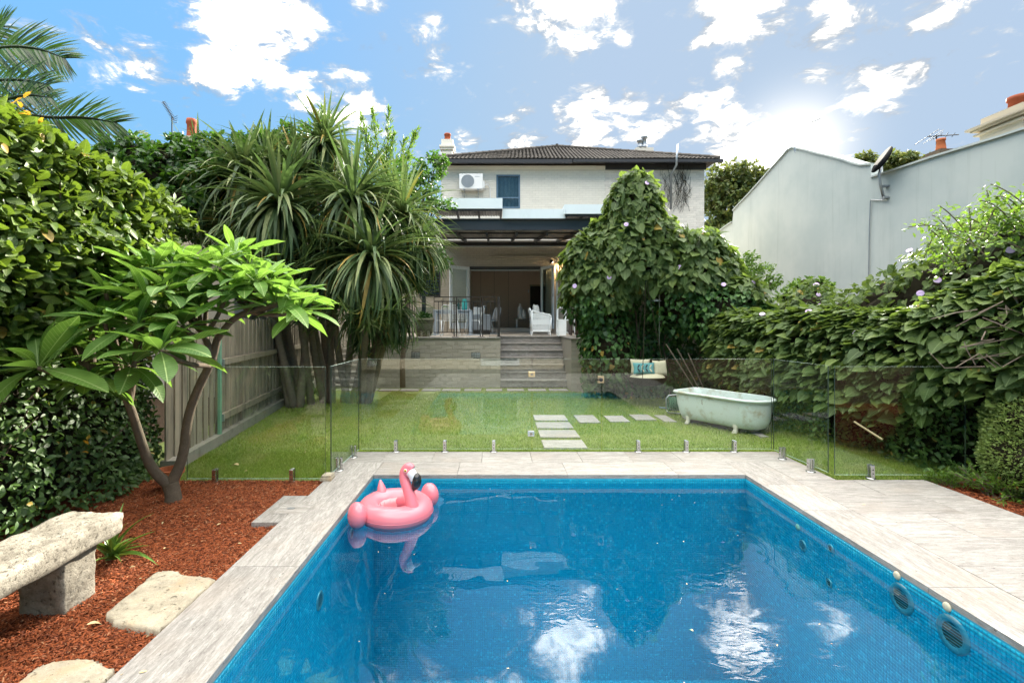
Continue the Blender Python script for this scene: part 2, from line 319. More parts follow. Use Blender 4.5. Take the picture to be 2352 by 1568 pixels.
# ---------------------------------------------------------------- helpers
def W(px, py, Y): s = F/Y; return ((px-CX)/s, Y, CZ-(py-CY)/s)
def G(px, py, z=0.0): s = (py-CY)/(CZ-z); return ((px-CX)/s, F/s, z)
def tag(o, label=None, cat=None, group=None, kind=None):
    if label: o['label'] = label
    if cat: o['category'] = cat
    if group: o['group'] = group
    if kind: o['kind'] = kind
    return o
def empty(name, loc, label, cat, group=None, rz=0):
    o = bpy.data.objects.new(name, None); col.objects.link(o); o.location = loc; o.rotation_euler.z = rz
    o.empty_display_size = .1
    return tag(o, label, cat, group)
class MB:
    def __init__(s): s.v = []; s.f = []
    def add(s, v, f):
        k = len(s.v); s.v += [tuple(a) for a in v]; s.f += [tuple(i+k for i in g) for g in f]; return s
    def box(s, x0, x1, y0, y1, z0, z1, M=None):
        v = [Vector(p) for p in ((x0,y0,z0),(x1,y0,z0),(x1,y1,z0),(x0,y1,z0),(x0,y0,z1),(x1,y0,z1),(x1,y1,z1),(x0,y1,z1))]
        if M is not None: v = [M @ a for a in v]
        return s.add(v, [(3,2,1,0),(4,5,6,7),(0,1,5,4),(1,2,6,5),(2,3,7,6),(3,0,4,7)])
    def bar(s, a, b, wd, ht=None, up=(0,0,1)):
        a = Vector(a); b = Vector(b); d = (b-a); L = d.length; d.normalize(); ht = ht or wd
        u = Vector(up); x = d.cross(u)
        if x.length < 1e-3: x = d.cross(Vector((0,1,0)))
        x.normalize(); z = x.cross(d)
        M = Matrix((x, d, z)).transposed().to_4x4(); M.translation = a
        return s.box(-wd/2, wd/2, 0, L, -ht/2, ht/2, M)
    def tube(s, pts, rad, n=8, cap=True):
        pts = [Vector(p) for p in pts]; m = len(pts)
        if not isinstance(rad, (list, tuple)): rad = [rad]*m
        v = []; pu = None
        for i, p in enumerate(pts):
            d = (pts[min(i+1, m-1)]-pts[max(i-1, 0)]).normalized()
            if pu is None: pu = d.orthogonal().normalized()
            u = (pu - d*pu.dot(d))
            if u.length < 1e-4: u = d.orthogonal()
            u.normalize(); pu = u; w_ = d.cross(u)
            for k in range(n):
                a = 2*math.pi*k/n; v.append(p+(u*math.cos(a)+w_*math.sin(a))*rad[i])
        f = [(i*n+k, i*n+(k+1) % n, (i+1)*n+(k+1) % n, (i+1)*n+k) for i in range(m-1) for k in range(n)]
        if cap: f += [tuple(range(n))[::-1], tuple((m-1)*n+k for k in range(n))]
        return s.add(v, f)
    def lathe(s, prof, c=(0,0,0), n=20, M=None, sx=1, sy=1):
        v = []; m = len(prof)
        for r, z in prof:
            for k in range(n):
                a = 2*math.pi*k/n; p = Vector((r*math.cos(a)*sx, r*math.sin(a)*sy, z))
                if M is not None: p = M @ p
                v.append(p+Vector(c))
        f = [(i*n+k, i*n+(k+1) % n, (i+1)*n+(k+1) % n, (i+1)*n+k) for i in range(m-1) for k in range(n)]
        f += [tuple(range(n))[::-1], tuple((m-1)*n+k for k in range(n))]
        return s.add(v, f)
    def ell(s, c, r, n=16, m=10, M=None):
        prof = []
        for i in range(m+1):
            a = -math.pi/2+math.pi*i/m; prof.append((max(math.cos(a), .02), math.sin(a)))
        v0 = len(s.v); s.lathe(prof, (0,0,0), n)
        for i in range(v0, len(s.v)):
            p = Vector(s.v[i]); p = Vector((p.x*r[0], p.y*r[1], p.z*r[2]))
            if M is not None: p = M @ p
            s.v[i] = tuple(p+Vector(c))
        return s
    def prism(s, poly, z0, z1):
        n = len(poly); v = [(x, y, z0) for x, y in poly]+[(x, y, z1) for x, y in poly]
        return s.add(v, [tuple(range(n))[::-1], tuple(range(n, 2*n))]+[(i, (i+1) % n, n+(i+1) % n, n+i) for i in range(n)])
    def mesh(s, name, m, smooth=False):
        me = bpy.data.meshes.new(name); me.from_pydata(s.v, [], s.f); me.materials.append(MATS[m])
        if smooth: me.polygons.foreach_set('use_smooth', [True]*len(me.polygons))
        me.update(); return me
    def build(s, name, m, parent=None, smooth=False, bevel=0, origin=True, loc=None, subsurf=0, **tg):
        if not s.v: return None
        if parent is None and loc is None and origin:
            a = np.array(s.v); loc = ((a[:,0].min()+a[:,0].max())/2, (a[:,1].min()+a[:,1].max())/2, a[:,2].min())
        off = Vector(loc) if loc is not None else (world_loc(parent) if parent else Vector((0,0,0)))
        if parent is not None and loc is None: s.v = [tuple(Vector(v)-off) for v in s.v]
        elif parent is None: s.v = [tuple(Vector(v)-off) for v in s.v]
        o = bpy.data.objects.new(name, s.mesh(name, m, smooth)); col.objects.link(o)
        if parent is not None: o.parent = parent
        else: o.location = off
        if bevel:
            b = o.modifiers.new('bevel', 'BEVEL'); b.width = bevel; b.segments = 2; b.limit_method = 'ANGLE'
        if subsurf:
            b = o.modifiers.new('sub', 'SUBSURF'); b.levels = subsurf; b.render_levels = subsurf
        tag(o, **tg)
        return o
_wl = {}
def world_loc(o):
    l = Vector(o.location)
    while o.parent is not None: o = o.parent; l = l+Vector(o.location)
    return l
def part(parent, name, m, mb, **k):       # geometry given in world coordinates, parent unrotated
    return mb.build(name, m, parent, **k)
def copy_thing(o, loc, rz=None, label=None):
    r = o.copy(); col.objects.link(r); r.location = loc
    if rz is not None: r.rotation_euler.z = rz
    if label: r['label'] = label
    for ch in o.children:
        c = ch.copy(); col.objects.link(c); c.parent = r
        for g in ch.children: d = g.copy(); col.objects.link(d); d.parent = c
    return r
def fast_mesh(name, V, loops, totals, m, uv=None, smooth=True):
    me = bpy.data.meshes.new(name)
    me.vertices.add(len(V)); me.vertices.foreach_set('co', np.asarray(V, np.float32).ravel())
    me.loops.add(len(loops)); me.loops.foreach_set('vertex_index', np.asarray(loops, np.int32))
    me.polygons.add(len(totals)); st = np.concatenate(([0], np.cumsum(totals)[:-1]))
    me.polygons.foreach_set('loop_start', st.astype(np.int32)); me.polygons.foreach_set('loop_total', np.asarray(totals, np.int32))
    if smooth: me.polygons.foreach_set('use_smooth', np.ones(len(totals), bool))
    if uv is not None:
        l = me.uv_layers.new(name='UVMap'); l.data.foreach_set('uv', np.asarray(uv, np.float32)[np.asarray(loops)].ravel())
    me.materials.append(MATS[m]); me.update(calc_edges=True); return me
class Tmpl:
    def __init__(s, V, Fc, UV=None):
        s.V = np.array(V, float); s.F = Fc; s.loops = np.array([i for f in Fc for i in f]); s.tot = np.array([len(f) for f in Fc])
        s.UV = np.array(UV) if UV is not None else np.zeros((len(V), 2))
    def mesh(s, name, m, smooth=True): return fast_mesh(name, s.V, s.loops, s.tot, m, s.UV, smooth)
def strip_leaf(L, Wd, prof, n, fold=.2, droop=.2, twist=0, wave=0, side=0):
    V, UV, Fc = [], [], []
    for i in range(n+1):
        t = i/n; hw = prof(t)*Wd/2
        y = L*t; z = -droop*L*t*t
        for sx_ in (-1, 0, 1):
            V.append((sx_*hw+side*t*t, y*math.sqrt(max(.05, 1-(droop*t)**2)), z+abs(sx_)*hw*fold+wave*math.sin(t*9+sx_)*hw*abs(sx_)))
            UV.append((.5+sx_*.5*hw/(Wd/2), t))
    for i in range(n):
        a = i*3
        Fc += [(a, a+1, a+4, a+3), (a+1, a+2, a+5, a+4)]
    return Tmpl(V, Fc, UV)
ov = lambda t: max(.02, math.sin(math.pi*min(1, t*.93+.05))**.75)
obov = lambda t: max(.03, (math.sin(math.pi*t**1.35))**.8 if 0 < t < 1 else .03)
strap = lambda t: (.55+.45*min(1, t*5))*(1-t**3) + .02
def heart(curl=.1):
    R_ = [(.2,-.14),(.43,-.04),(.5,.25),(.38,.58),(.16,.88)]; C_ = [(0,0),(0,.25),(0,.58),(0,.86),(0,1.08)]
    V = []; 
    zz = lambda x, y: .22*abs(x)-curl*y*y
    for x, y in C_: V.append((x, y, zz(x, y)))
    for x, y in R_: V.append((x, y, zz(x, y)))
    for x, y in R_: V.append((-x, y, zz(x, y)))
    Fc = []
    for k, fl in ((5, 0), (10, 1)):
        g = [(0,k,k+1),(0,k+1,k+2,1),(1,k+2,k+3,2),(2,k+3,k+4,3),(3,k+4,4)]
        Fc += [tuple(f) if not fl else tuple(reversed(f)) for f in g]
    return Tmpl(V, Fc, [(x+.5, (y+.14)/1.2) for x, y, z in V])
T_OV = [strip_leaf(1, .52, ov, 5, .25, .18), strip_leaf(1, .46, ov, 5, .15, .32, wave=.1), strip_leaf(1, .55, ov, 5, .35, .1)]
T_OVS = [strip_leaf(1, .55, ov, 3, .25, .15), strip_leaf(1, .48, ov, 3, .2, .3)]
T_HE = [heart(.08), heart(.22), heart(-.02)]
T_FR = [strip_leaf(1, .30, obov, 11, .22, .16, wave=.07), strip_leaf(1, .33, obov, 11, .12, .34, wave=.10, side=.05), strip_leaf(1, .28, obov, 11, .3, .06, wave=.05, side=-.04), strip_leaf(1, .31, obov, 11, .2, .48, wave=.08)]
T_ST = [strip_leaf(1, .062, strap, 8, .4, d) for d in (.12, .4, .72, .98)] + [strip_leaf(1, .05, strap, 8, .4, .55, side=.12), strip_leaf(1, .05, strap, 8, .4, .85, side=-.15)]
T_NE = [strip_leaf(1, .10, ov, 3, .3, .2)]
def nrmz(a): return a/np.maximum(np.linalg.norm(a, axis=1, keepdims=True), 1e-9)
def frames(tip, nor):
    y = nrmz(tip); z = nor-y*np.sum(nor*y, 1, keepdims=True); z = nrmz(z); x = np.cross(y, z)
    return np.stack([x, y, z], axis=2)       # columns
def scatter(name, T, Rm, S, P_, m, parent=None, kind=None):
    """many copies of one small template joined into one mesh; T a Tmpl or list"""
    Ts = T if isinstance(T, list) else [T]
    idx = rng.integers(0, len(Ts), len(P_)); VV, LL, TT, UU = [], [], [], []; base = 0
    off = np.array(world_loc(parent)) if parent is not None else np.zeros(3)
    for k, tt in enumerate(Ts):
        s = np.where(idx == k)[0]
        if not len(s): continue
        V = np.einsum('nij,kj->nki', Rm[s], tt.V)*S[s][:, None, None]+(P_[s]-off)[:, None, :]
        nv = len(tt.V); VV.append(V.reshape(-1, 3)); LL.append((tt.loops[None, :]+(np.arange(len(s))*nv)[:, None]+base).ravel())
        TT.append(np.tile(tt.tot, len(s))); UU.append(np.tile(tt.UV, (len(s), 1))); base += nv*len(s)
    me = fast_mesh(name, np.concatenate(VV), np.concatenate(LL), np.concatenate(TT), m, np.concatenate(UU))
    o = bpy.data.objects.new(name, me); col.objects.link(o)
    if parent is not None: o.parent = parent
    if kind: o['kind'] = kind
    return o
_lm = {}
def leaf_objs(name, T, Rm, S, P_, m, parent, rigid=False):
    """each leaf an object of its own, mesh data shared"""
    off = np.array(world_loc(parent))
    for i in range(len(P_)):
        k = random.randrange(len(T)); key = (id(T[k]), m, name)
        if key not in _lm: _lm[key] = T[k].mesh(name, m)
        o = bpy.data.objects.new(name, _lm[key]); o.parent = parent
        M = Matrix((Rm[i]*S[i]).tolist()).to_4x4(); M.translation = Vector((P_[i]-off).tolist()); o.matrix_basis = M
        col.objects.link(o)
def foliage(parent, name, T, tip, nor, S, P_, m, n_obj=300, facing=True):
    Rm = frames(tip, nor); P_ = np.asarray(P_); v = P_-np.array([0, 0, CZ]); dist = np.linalg.norm(v, axis=1)
    px = CX+F*v[:,0]/np.maximum(v[:,1], .1); py = CY-F*v[:,2]/np.maximum(v[:,1], .1)
    face = np.abs(np.sum(Rm[:,:,2]*v, 1))/dist
    sc_ = S/dist*(.4+.6*face)*np.where((px > 0)&(px < 2352)&(py > 0)&(py < 1568)&(v[:,1] > .5), 1, 0)
    rank = np.argsort(-sc_)
    n_obj = min(n_obj, int((sc_ > 0).sum()))
    a, b = rank[:n_obj], rank[n_obj:]
    if len(a): leaf_objs(name, T, Rm[a], S[a], P_[a], m, parent)
    if len(b): scatter(name+'_mass' if n_obj else name, T, Rm[b], S[b], P_[b], m, parent, 'stuff')
def noise3(P_, sc_, seed=0):
    P_ = np.asarray(P_)*sc_; o = np.zeros(len(P_)); r = np.random.default_rng(seed)
    for k in range(5):
        d = r.normal(size=3)*(1+.5*k); o += np.sin(P_@d+r.uniform(0, 6.28))/(1+.35*k)
    return o/2.2
def rand_unit(n): return nrmz(rng.normal(size=(n, 3)))
def ell_surface(E, n, depth=.25, seed=1, lump=.12, drop_inside=True):
    """points in the outer shell of a union of ellipsoids, with outward normals"""
    E = [(np.array(c, float), np.array(r, float)) for c, r in E]
    ar = np.array([(r[0]*r[1]+r[1]*r[2]+r[0]*r[2]) for c, r in E]); ar /= ar.sum()
    Ps, Ns = [], []
    for k, (c, r) in enumerate(E):
        q = int(n*ar[k]*1.5)
        u = rand_unit(q); f = 1-depth*rng.random(q)**1.6
        base = c+u*r; f = f*(1+lump*noise3(base, 2.2, seed)+.5*lump*noise3(base, 6, seed+1))
        p = c+u*r*f[:, None]; nn = nrmz(u/r)
        ok = np.ones(q, bool)
        for j, (c2, r2) in enumerate(E):
            if j != k: ok &= (np.sum(((p-c2)/r2)**2, 1) > (1-depth)**2)
        Ps.append(p[ok]); Ns.append(nn[ok])
    P_ = np.concatenate(Ps); N_ = np.concatenate(Ns)
    s = rng.permutation(len(P_))[:n]; return P_[s], N_[s]
def ell_core(E, k=.72):  # solid dark mass added inside foliage to block views through it
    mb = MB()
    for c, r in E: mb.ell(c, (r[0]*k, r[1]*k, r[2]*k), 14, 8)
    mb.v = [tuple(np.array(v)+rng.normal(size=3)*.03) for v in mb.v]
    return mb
def limb(a, b, r0, r1, wob=.06, n=6):
    a = Vector(a); b = Vector(b); pts = []; rs = []
    for i in range(n+1):
        t = i/n; p = a.lerp(b, t)
        if 0 < i < n: p += Vector((random.uniform(-wob, wob), random.uniform(-wob, wob), random.uniform(-wob, wob)*.4))
        pts.append(p); rs.append(r0+(r1-r0)*t)
    return pts, rs
# ================================================================ SETTING
PX0, PX1, PY0, PY1, WZ = -1.38, 2.794, .9, 5.366, -.10    # pool inner edges, water level
def sheet(name, rects, z, m, kind='structure', **k):
    mb = MB()
    for x0, x1, y0, y1 in rects: mb.add([(x0,y0,z),(x1,y0,z),(x1,y1,z),(x0,y1,z)], [(0,1,2,3)])
    return mb.build(name, m, loc=(0,0,0), kind=kind, **k)
h = (PX0-.06, PX1+.06, PY0-.06, PY1+.06)
sheet('ground', [(-400,h[0],-100,700),(h[1],400,-100,700),(h[0],h[1],-100,h[2]),(h[0],h[1],h[3],700)], -.14, 'soil')
sheet('lawn', [(-4.85,5.9,6.33,12.62),(-4.6,-1.86,5.275,6.33),(3.72,6.2,5.335,6.33)], -.035, 'lawn_soil')
sheet('mulch_ground', [(-5.2,-1.875,.2,5.272)], -.05, 'mulch_bed')
sheet('mulch_ground', [(4.66,9,.2,5.33)], -.05, 'mulch_bed')

# ---- pool shell with mosaic tiles
DZ = -2.3; DS = -1.5
fz = lambda y: np.where(y > 4.2, DZ, DS+(DZ-DS)*np.clip((y-PY0)/(4.2-PY0), 0, 1))
sh = MB()
e = .004
sh.add([(PX0,PY0,DS),(PX1,PY0,DS),(PX1,4.2,DZ),(PX0,4.2,DZ),(PX0,PY1,DZ),(PX1,PY1,DZ)], [(0,1,2,3),(3,2,5,4)])
sh.add([(PX0,PY0,DZ),(PX1,PY0,DZ),(PX1,PY1,DZ),(PX0,PY1,DZ),(PX0,PY0,-.04),(PX1,PY0,-.04),(PX1,PY1,-.04),(PX0,PY1,-.04)], [(3,2,6,7),(2,1,5,6),(1,0,4,5),(0,3,7,4)])
pool = sh.build('swimming_pool', 'grout', loc=(0,0,0), kind='structure')
tp = .025; tw = .0225
tv = np.array([(-.5,-.5,0),(.5,-.5,0),(.5,.5,0),(-.5,.5,0),(-.42,-.42,1),(.42,-.42,1),(.42,.42,1),(-.42,.42,1)], float)*np.array([tw,tw,.003])
T_TILE = Tmpl(tv, [(4,5,6,7),(0,1,5,4),(1,2,6,5),(2,3,7,6),(3,0,4,7)])
def frame_const(x, y, z, n): return np.tile(np.stack([x, y, z], axis=1)[None], (n, 1, 1))
def grid(a0, a1, b0, b1):
    a = np.arange(a0+tp/2, a1, tp); b = np.arange(b0+tp/2, b1, tp); A, B = np.meshgrid(a, b); return A.ravel(), B.ravel()
ex, ey, ez = np.eye(3)
GP, GR = [], []
a, b = grid(PX0, PX1, 1.6, PY1); GP.append(np.stack([a, b, fz(b)+.001], 1)); GR.append(frame_const(ex, ey, ez, len(a)))
a, b = grid(PX0, PX1, DZ, -.045); GP.append(np.stack([a, np.full(len(a), PY1-.001), b], 1)); GR.append(frame_const(ex, ez, -ey, len(a)))
a, b = grid(1.6, PY1, DZ, -.045); GP.append(np.stack([np.full(len(a), PX0+.001), a, b], 1)); GR.append(frame_const(ey, ez, ex, len(a)))
rw = np.stack([np.full(len(a), PX1-.001), a, b], 1)
near = (rw[:,1] > 2.52)&(rw[:,1] < 3.27)&(rw[:,2] > -.30)
GP.append(rw[~near]); GR.append(frame_const(ey, ez, -ex, (~near).sum()))
GP = np.concatenate(GP); GR = np.concatenate(GR); GP += rng.normal(size=GP.shape)*.0004
scatter('mosaic_tiles', T_TILE, GR, np.ones(len(GP)), GP, 'mosaic', pool, 'stuff').data.polygons.foreach_set('use_smooth', [False]*(len(GP)*5))
q = rw[near]; leaf_objs('mosaic_tile', [T_TILE], frame_const(ey, ez, -ex, len(q)), np.ones(len(q)), q, 'mosaic', pool)
# fittings in the pool walls
def grille(px, wall, r, z=None, y=None, m='galv', name='drain_cover', bars=7, py=None):
    X = PX1 if wall > 0 else PX0
    s = (px-CX)/X; Y = F/s; z = CZ-(py-CY)/s
    sg = -wall
    M = Matrix.Translation((X+sg*.004, Y, z)) @ Matrix.Rotation(R(90)*sg, 4, 'Y')
    mb = MB(); mb.lathe([(r*.62, .004),(r*.64,.008),(r*.9,.007),(r,.002),(r,0)], n=24, M=M)
    mb.f = [f for f in mb.f if len(f) == 4]
    o = mb.build(name, m, pool, smooth=True)
    g = MB()
    for k in range(bars):
        a = -r*.5+r*k/(bars-1); L = math.sqrt(max(.0001, (r*.62)**2-a*a))
        g.add([M @ Vector(p) for p in ((a-.003,-L,.007),(a+.003,-L,.007),(a+.003,L,.007),(a-.003,L,.007))], [(0,1,2,3)])
    g.build('grille_bars', m, o, kind='stuff')
    d = MB(); d.lathe([(r*.63, .002),(r*.1,.003)], n=20, M=M); d.build('drain_hole', 'black_plastic', o)
grille(2072, 1, .10, m='drain_plastic', py=1374); grille(2190, 1, .11, m='drain_plastic', py=1456)
grille(1845, 1, .05, m='galv', py=1252); grille(1909, 1, .034, m='galv', bars=3, py=1258); grille(1906, 1, .034, m='galv', bars=3, py=1338)
grille(733, -1, .07, m='galv', py=1378, bars=8); grille(807, -1, .05, m='galv', bars=5, py=1224)
for px, py in ((2062,1321),(2177,1393),(1834,1210)):
    s = (px-CX)/PX1; Y = F/s; z = CZ-(py-CY)/s
    M = Matrix.Translation((PX1-.002, Y, z)) @ Matrix.Rotation(R(-90), 4, 'Y')
    MB().lathe([(.028,0),(.028,.006),(.023,.011),(.012,.014),(.002,.014)], n=18, M=M)  .build('return_jet', 'cushion_cream', pool, smooth=True)
sheet('pool_water', [(PX0, PX1, PY0, PY1)], WZ, 'water')

# ---- deck pavers
deck = MB(); deck.box(PX0-.475, PX0-.02, .0, 6.31, -.2, -.047); deck.box(PX0-.019, 3.68, PY1+.02, 6.31, -.2, -.047)
deck.box(PX1+.02, 4.64, -3.2, 5.19, -.2, -.047); deck.box(PX1+.02,3.68,5.192,PY1+.018,-.2,-.047); deck.box(PX0-.018, PX1+.018, -3.2, PY0-.02, -.2, -.047)
deck = deck.build('pool_deck', 'mortar', loc=(0,0,0), kind='structure')
_pm = {}
def paver(x0, x1, y0, y1, m, parent=deck, z0=-.045, z1=0, name='paver', g=.0015):
    dz = random.uniform(-.0012, .0012)
    me = MB().box(x0+g, x1-g, y0+g, y1-g, z0, z1+dz)
    return me.build(name, m, parent, bevel=.002)
XL = PX0-.48
# far coping + back row
xs = [XL+.48, -.44, .80, 2.04, PX1]
for a, b in zip(xs, xs[1:]): paver(a, b, PY1, 5.85, 'trav_x')
xs = [XL, -1.42, -.80, -.18, .44, 1.06, 1.68, 2.30, 2.92, 3.69]
for a, b in zip(xs, xs[1:]): paver(a, b, 5.85, 6.32, 'trav_x')
ys = [5.85, 4.57, 3.36, 2.12, .9]
for b, a in zip(ys, ys[1:]): paver(XL, PX0, a, b, 'trav_y')
ys = [5.85, 5.05, 4.36, 3.10, 1.9, .9]
for b, a in zip(ys, ys[1:]): paver(PX1, PX1+.45, a, b, 'trav_y')
paver(PX1+.45, 3.69, 5.2, 5.85, 'trav_x')
r_ys = [5.2, 4.74, 4.28, 3.82, 3.36, 2.90, 2.44, 1.98, 1.5]
for i, (b, a) in enumerate(zip(r_ys, r_ys[1:])):
    x = PX1+.45; cuts = [x, 3.86, 4.65] if i % 2 == 0 else [x, 4.2, 4.65]
    for u, v_ in zip(cuts, cuts[1:]): paver(u, v_, a, b, 'trav_x')
paver(PX1, 4.65, .9, 1.5, 'trav_x')
for x in (XL, -.6, .7, 2.0, 3.3): paver(x, min(4.65, x+1.3 if x > XL else -.6), -.4, .9, 'trav_x')
for x in (XL, -.6, .7, 2.0, 3.3): paver(x, min(4.65, x+1.3 if x > XL else -.6), -3.2, -.4, 'trav_x')
# inspection slab beside the coping
paver(-2.10, XL-.002, 4.10, 4.73, 'trav_y', z0=-.05, z1=-.002, name='edge_slab')
lid = MB(); lid.box(-2.0, -1.72, 4.28, 4.50, .0015, .003); lid = lid.build('skimmer_lid', 'trav_x', deck)
MB().box(-1.915, -1.855, 4.38, 4.41, .0035, .006).build('lid_handle', 'galv', lid)

# ---- lawn grass, edge tufts
def blade_mesh(n, xf, name, hmin, hmax, m='grass', wd=.004, parent=None, z=-.035):
    X, Y = xf(n); n = len(X)
    az = rng.uniform(0, 2*math.pi, n); ln = rng.uniform(.1, .8, n); hh = rng.uniform(hmin, hmax, n); s = wd*(.7+.1*Y)*rng.uniform(.7, 1.3, n)
    cx, sx_ = np.cos(az), np.sin(az); b = rng.uniform(0, 6.28, n); lx, ly = np.cos(b)*ln*hh, np.sin(b)*ln*hh
    zz = np.full(n, z)
    V = np.stack([np.stack([X-cx*s, Y-sx_*s, zz], 1), np.stack([X+cx*s, Y+sx_*s, zz], 1),
                  np.stack([X+cx*s*.7+lx*.4, Y+sx_*s*.7+ly*.4, zz+hh*.6], 1), np.stack([X-cx*s*.7+lx*.4, Y-sx_*s*.7+ly*.4, zz+hh*.6], 1),
                  np.stack([X+lx, Y+ly, zz+hh*(1-.3*ln)], 1)], 1).reshape(-1, 3)
    L = (np.array([0,1,2,3,3,2,4])[None]+np.arange(n)[:, None]*5).ravel()
    me = fast_mesh(name, V, L, np.tile([4, 3], n), m, np.zeros((len(V), 2)))
    o = bpy.data.objects.new(name, me); col.objects.link(o); o['kind'] = 'stuff'
    return o
fence_x = lambda y: -3.88-.157*(y-6.06)
def lawn_pts(n):
    Y = 6.34+6.25*rng.random(n)**1.45; X = rng.uniform(-4.8, 5.6, n)
    ok = (X > fence_x(Y)+.1)&(X < 5.9-.1*Y)
    # thin, worn patches
    P3 = np.stack([X, Y, X*0], 1); ok &= noise3(P3, 1.1, 5) > -1.35+.9*(Y > 10.8)*(X < -1.5)
    ok &= ~((X < -2.6)&(Y > 10.7)&(noise3(P3, 2, 9) > -.6))
    for (a, b, c, d) in STONES: ok &= ~((X > a+.015)&(X < b-.015)&(Y > c+.015)&(Y < d-.015))
    return X[ok], Y[ok]
stone_px = [(1224,1305,954.6,967),(1229,1318,971,985),(1235,1333,989.6,1006.3),(1243,1350,1012.6,1031),(1317,1380,955,972),(1386,1448,956,970),(1444,1508,953.5,966),(1502,1555,955,970),(1566,1617,959,971),(1625,1670,973,984),(1723,1767,994,1005)]
STONES = []
for x0, x1, y0, y1 in stone_px:
    ya, yb = G(0, y1, -.03)[1], G(0, y0, -.03)[1]; xm0, xm1 = G(x0, y0, -.03)[0], G(x1, y1, -.03)[0]
    STONES.append((xm0, xm1, ya, yb))
house_st = [(800,832),(835,865),(871,915),(919,962),(969,1012),(1015,1057),(1066,1105),(1116,1154),(1165,1204),(1213,1254),(1262,1305)]
for x0, x1 in house_st:
    ya, yb = 11.98, 12.33; X0 = (x0-CX)/F*12.1; STONES.append((X0, X0+(x1-x0)/F*12.1, ya, yb))
path = sheet('stepping_path', [(-3.9, -3.6, 12.0, 12.3)], -.034, 'soil')
for a, b, c, d in STONES: paver(a, b, c, d, 'trav_x', parent=path, z0=-.07, z1=-.012, name='stepping_stone')
blade_mesh(190000, lawn_pts, 'lawn_grass', .018, .046, wd=.0019)
def left_pts(n): Y = rng.uniform(5.29, 6.34, n); X = rng.uniform(-4.1, -1.88, n); ok = X > fence_x(Y)+.08; return X[ok], Y[ok]
blade_mesh(42000, left_pts, 'lawn_grass', .018, .048, wd=.0017)
def right_pts(n): Y = rng.uniform(5.35, 6.34, n); X = rng.uniform(3.72, 5.6, n); return X, Y
blade_mesh(26000, right_pts, 'lawn_grass', .02, .05, wd=.0018)
def edge_pts(n):
    k = n//3; X = np.concatenate([rng.uniform(-1.8, 3.7, k*2), rng.uniform(3.70, 3.78, k//2), rng.uniform(3.72, 4.9, k//2)])
    Y = np.concatenate([6.335+.05*rng.random(k*2)**2, rng.uniform(5.34, 6.33, k//2), 5.215+.1*rng.random(k//2)]); return X, Y
blade_mesh(9000, edge_pts, 'edge_grass', .015, .05, wd=.0022)

# ---- mulch chips
cv = np.array([(-.5,-.5,0),(.5,-.35,.1),(.42,.5,-.05),(-.45,.4,.1),(-.35,-.3,1),(.4,-.2,.9),(.3,.35,1),(-.3,.3,.85)], float)*np.array([.006,.026,.0035])
T_CHIP = Tmpl(cv, [(4,5,6,7),(0,1,5,4),(1,2,6,5),(2,3,7,6),(3,0,4,7)])
def chips(name, n, x0, x1, y0, y1, zf):
    X = rng.uniform(x0, x1, n); Y = y0+(y1-y0)*rng.random(n)**1.25
    a = rng.uniform(0, 6.28, n); tip = np.stack([np.cos(a), np.sin(a), rng.normal(0, .28, n)], 1); nor = np.stack([rng.normal(0,.35,n), rng.normal(0,.35,n), np.ones(n)], 1)
    Z = zf(X, Y)+rng.uniform(0, .018, n)
    return scatter(name, T_CHIP, frames(tip, nor), np.clip(.72*np.exp(rng.normal(0, .38, n)), .3, 1.5)*(.62+.10*Y), np.stack([X, Y, Z], 1), 'mulch_chip', None, 'stuff')
chips('mulch', 95000, -4.0, -1.87, 2.05, 5.27, lambda X, Y: -.045+.012*noise3(np.stack([X, Y, X*0], 1), 3))
chips('mulch', 18000, 4.66, 6.6, 2.9, 5.3, lambda X, Y: -.045+0*X)

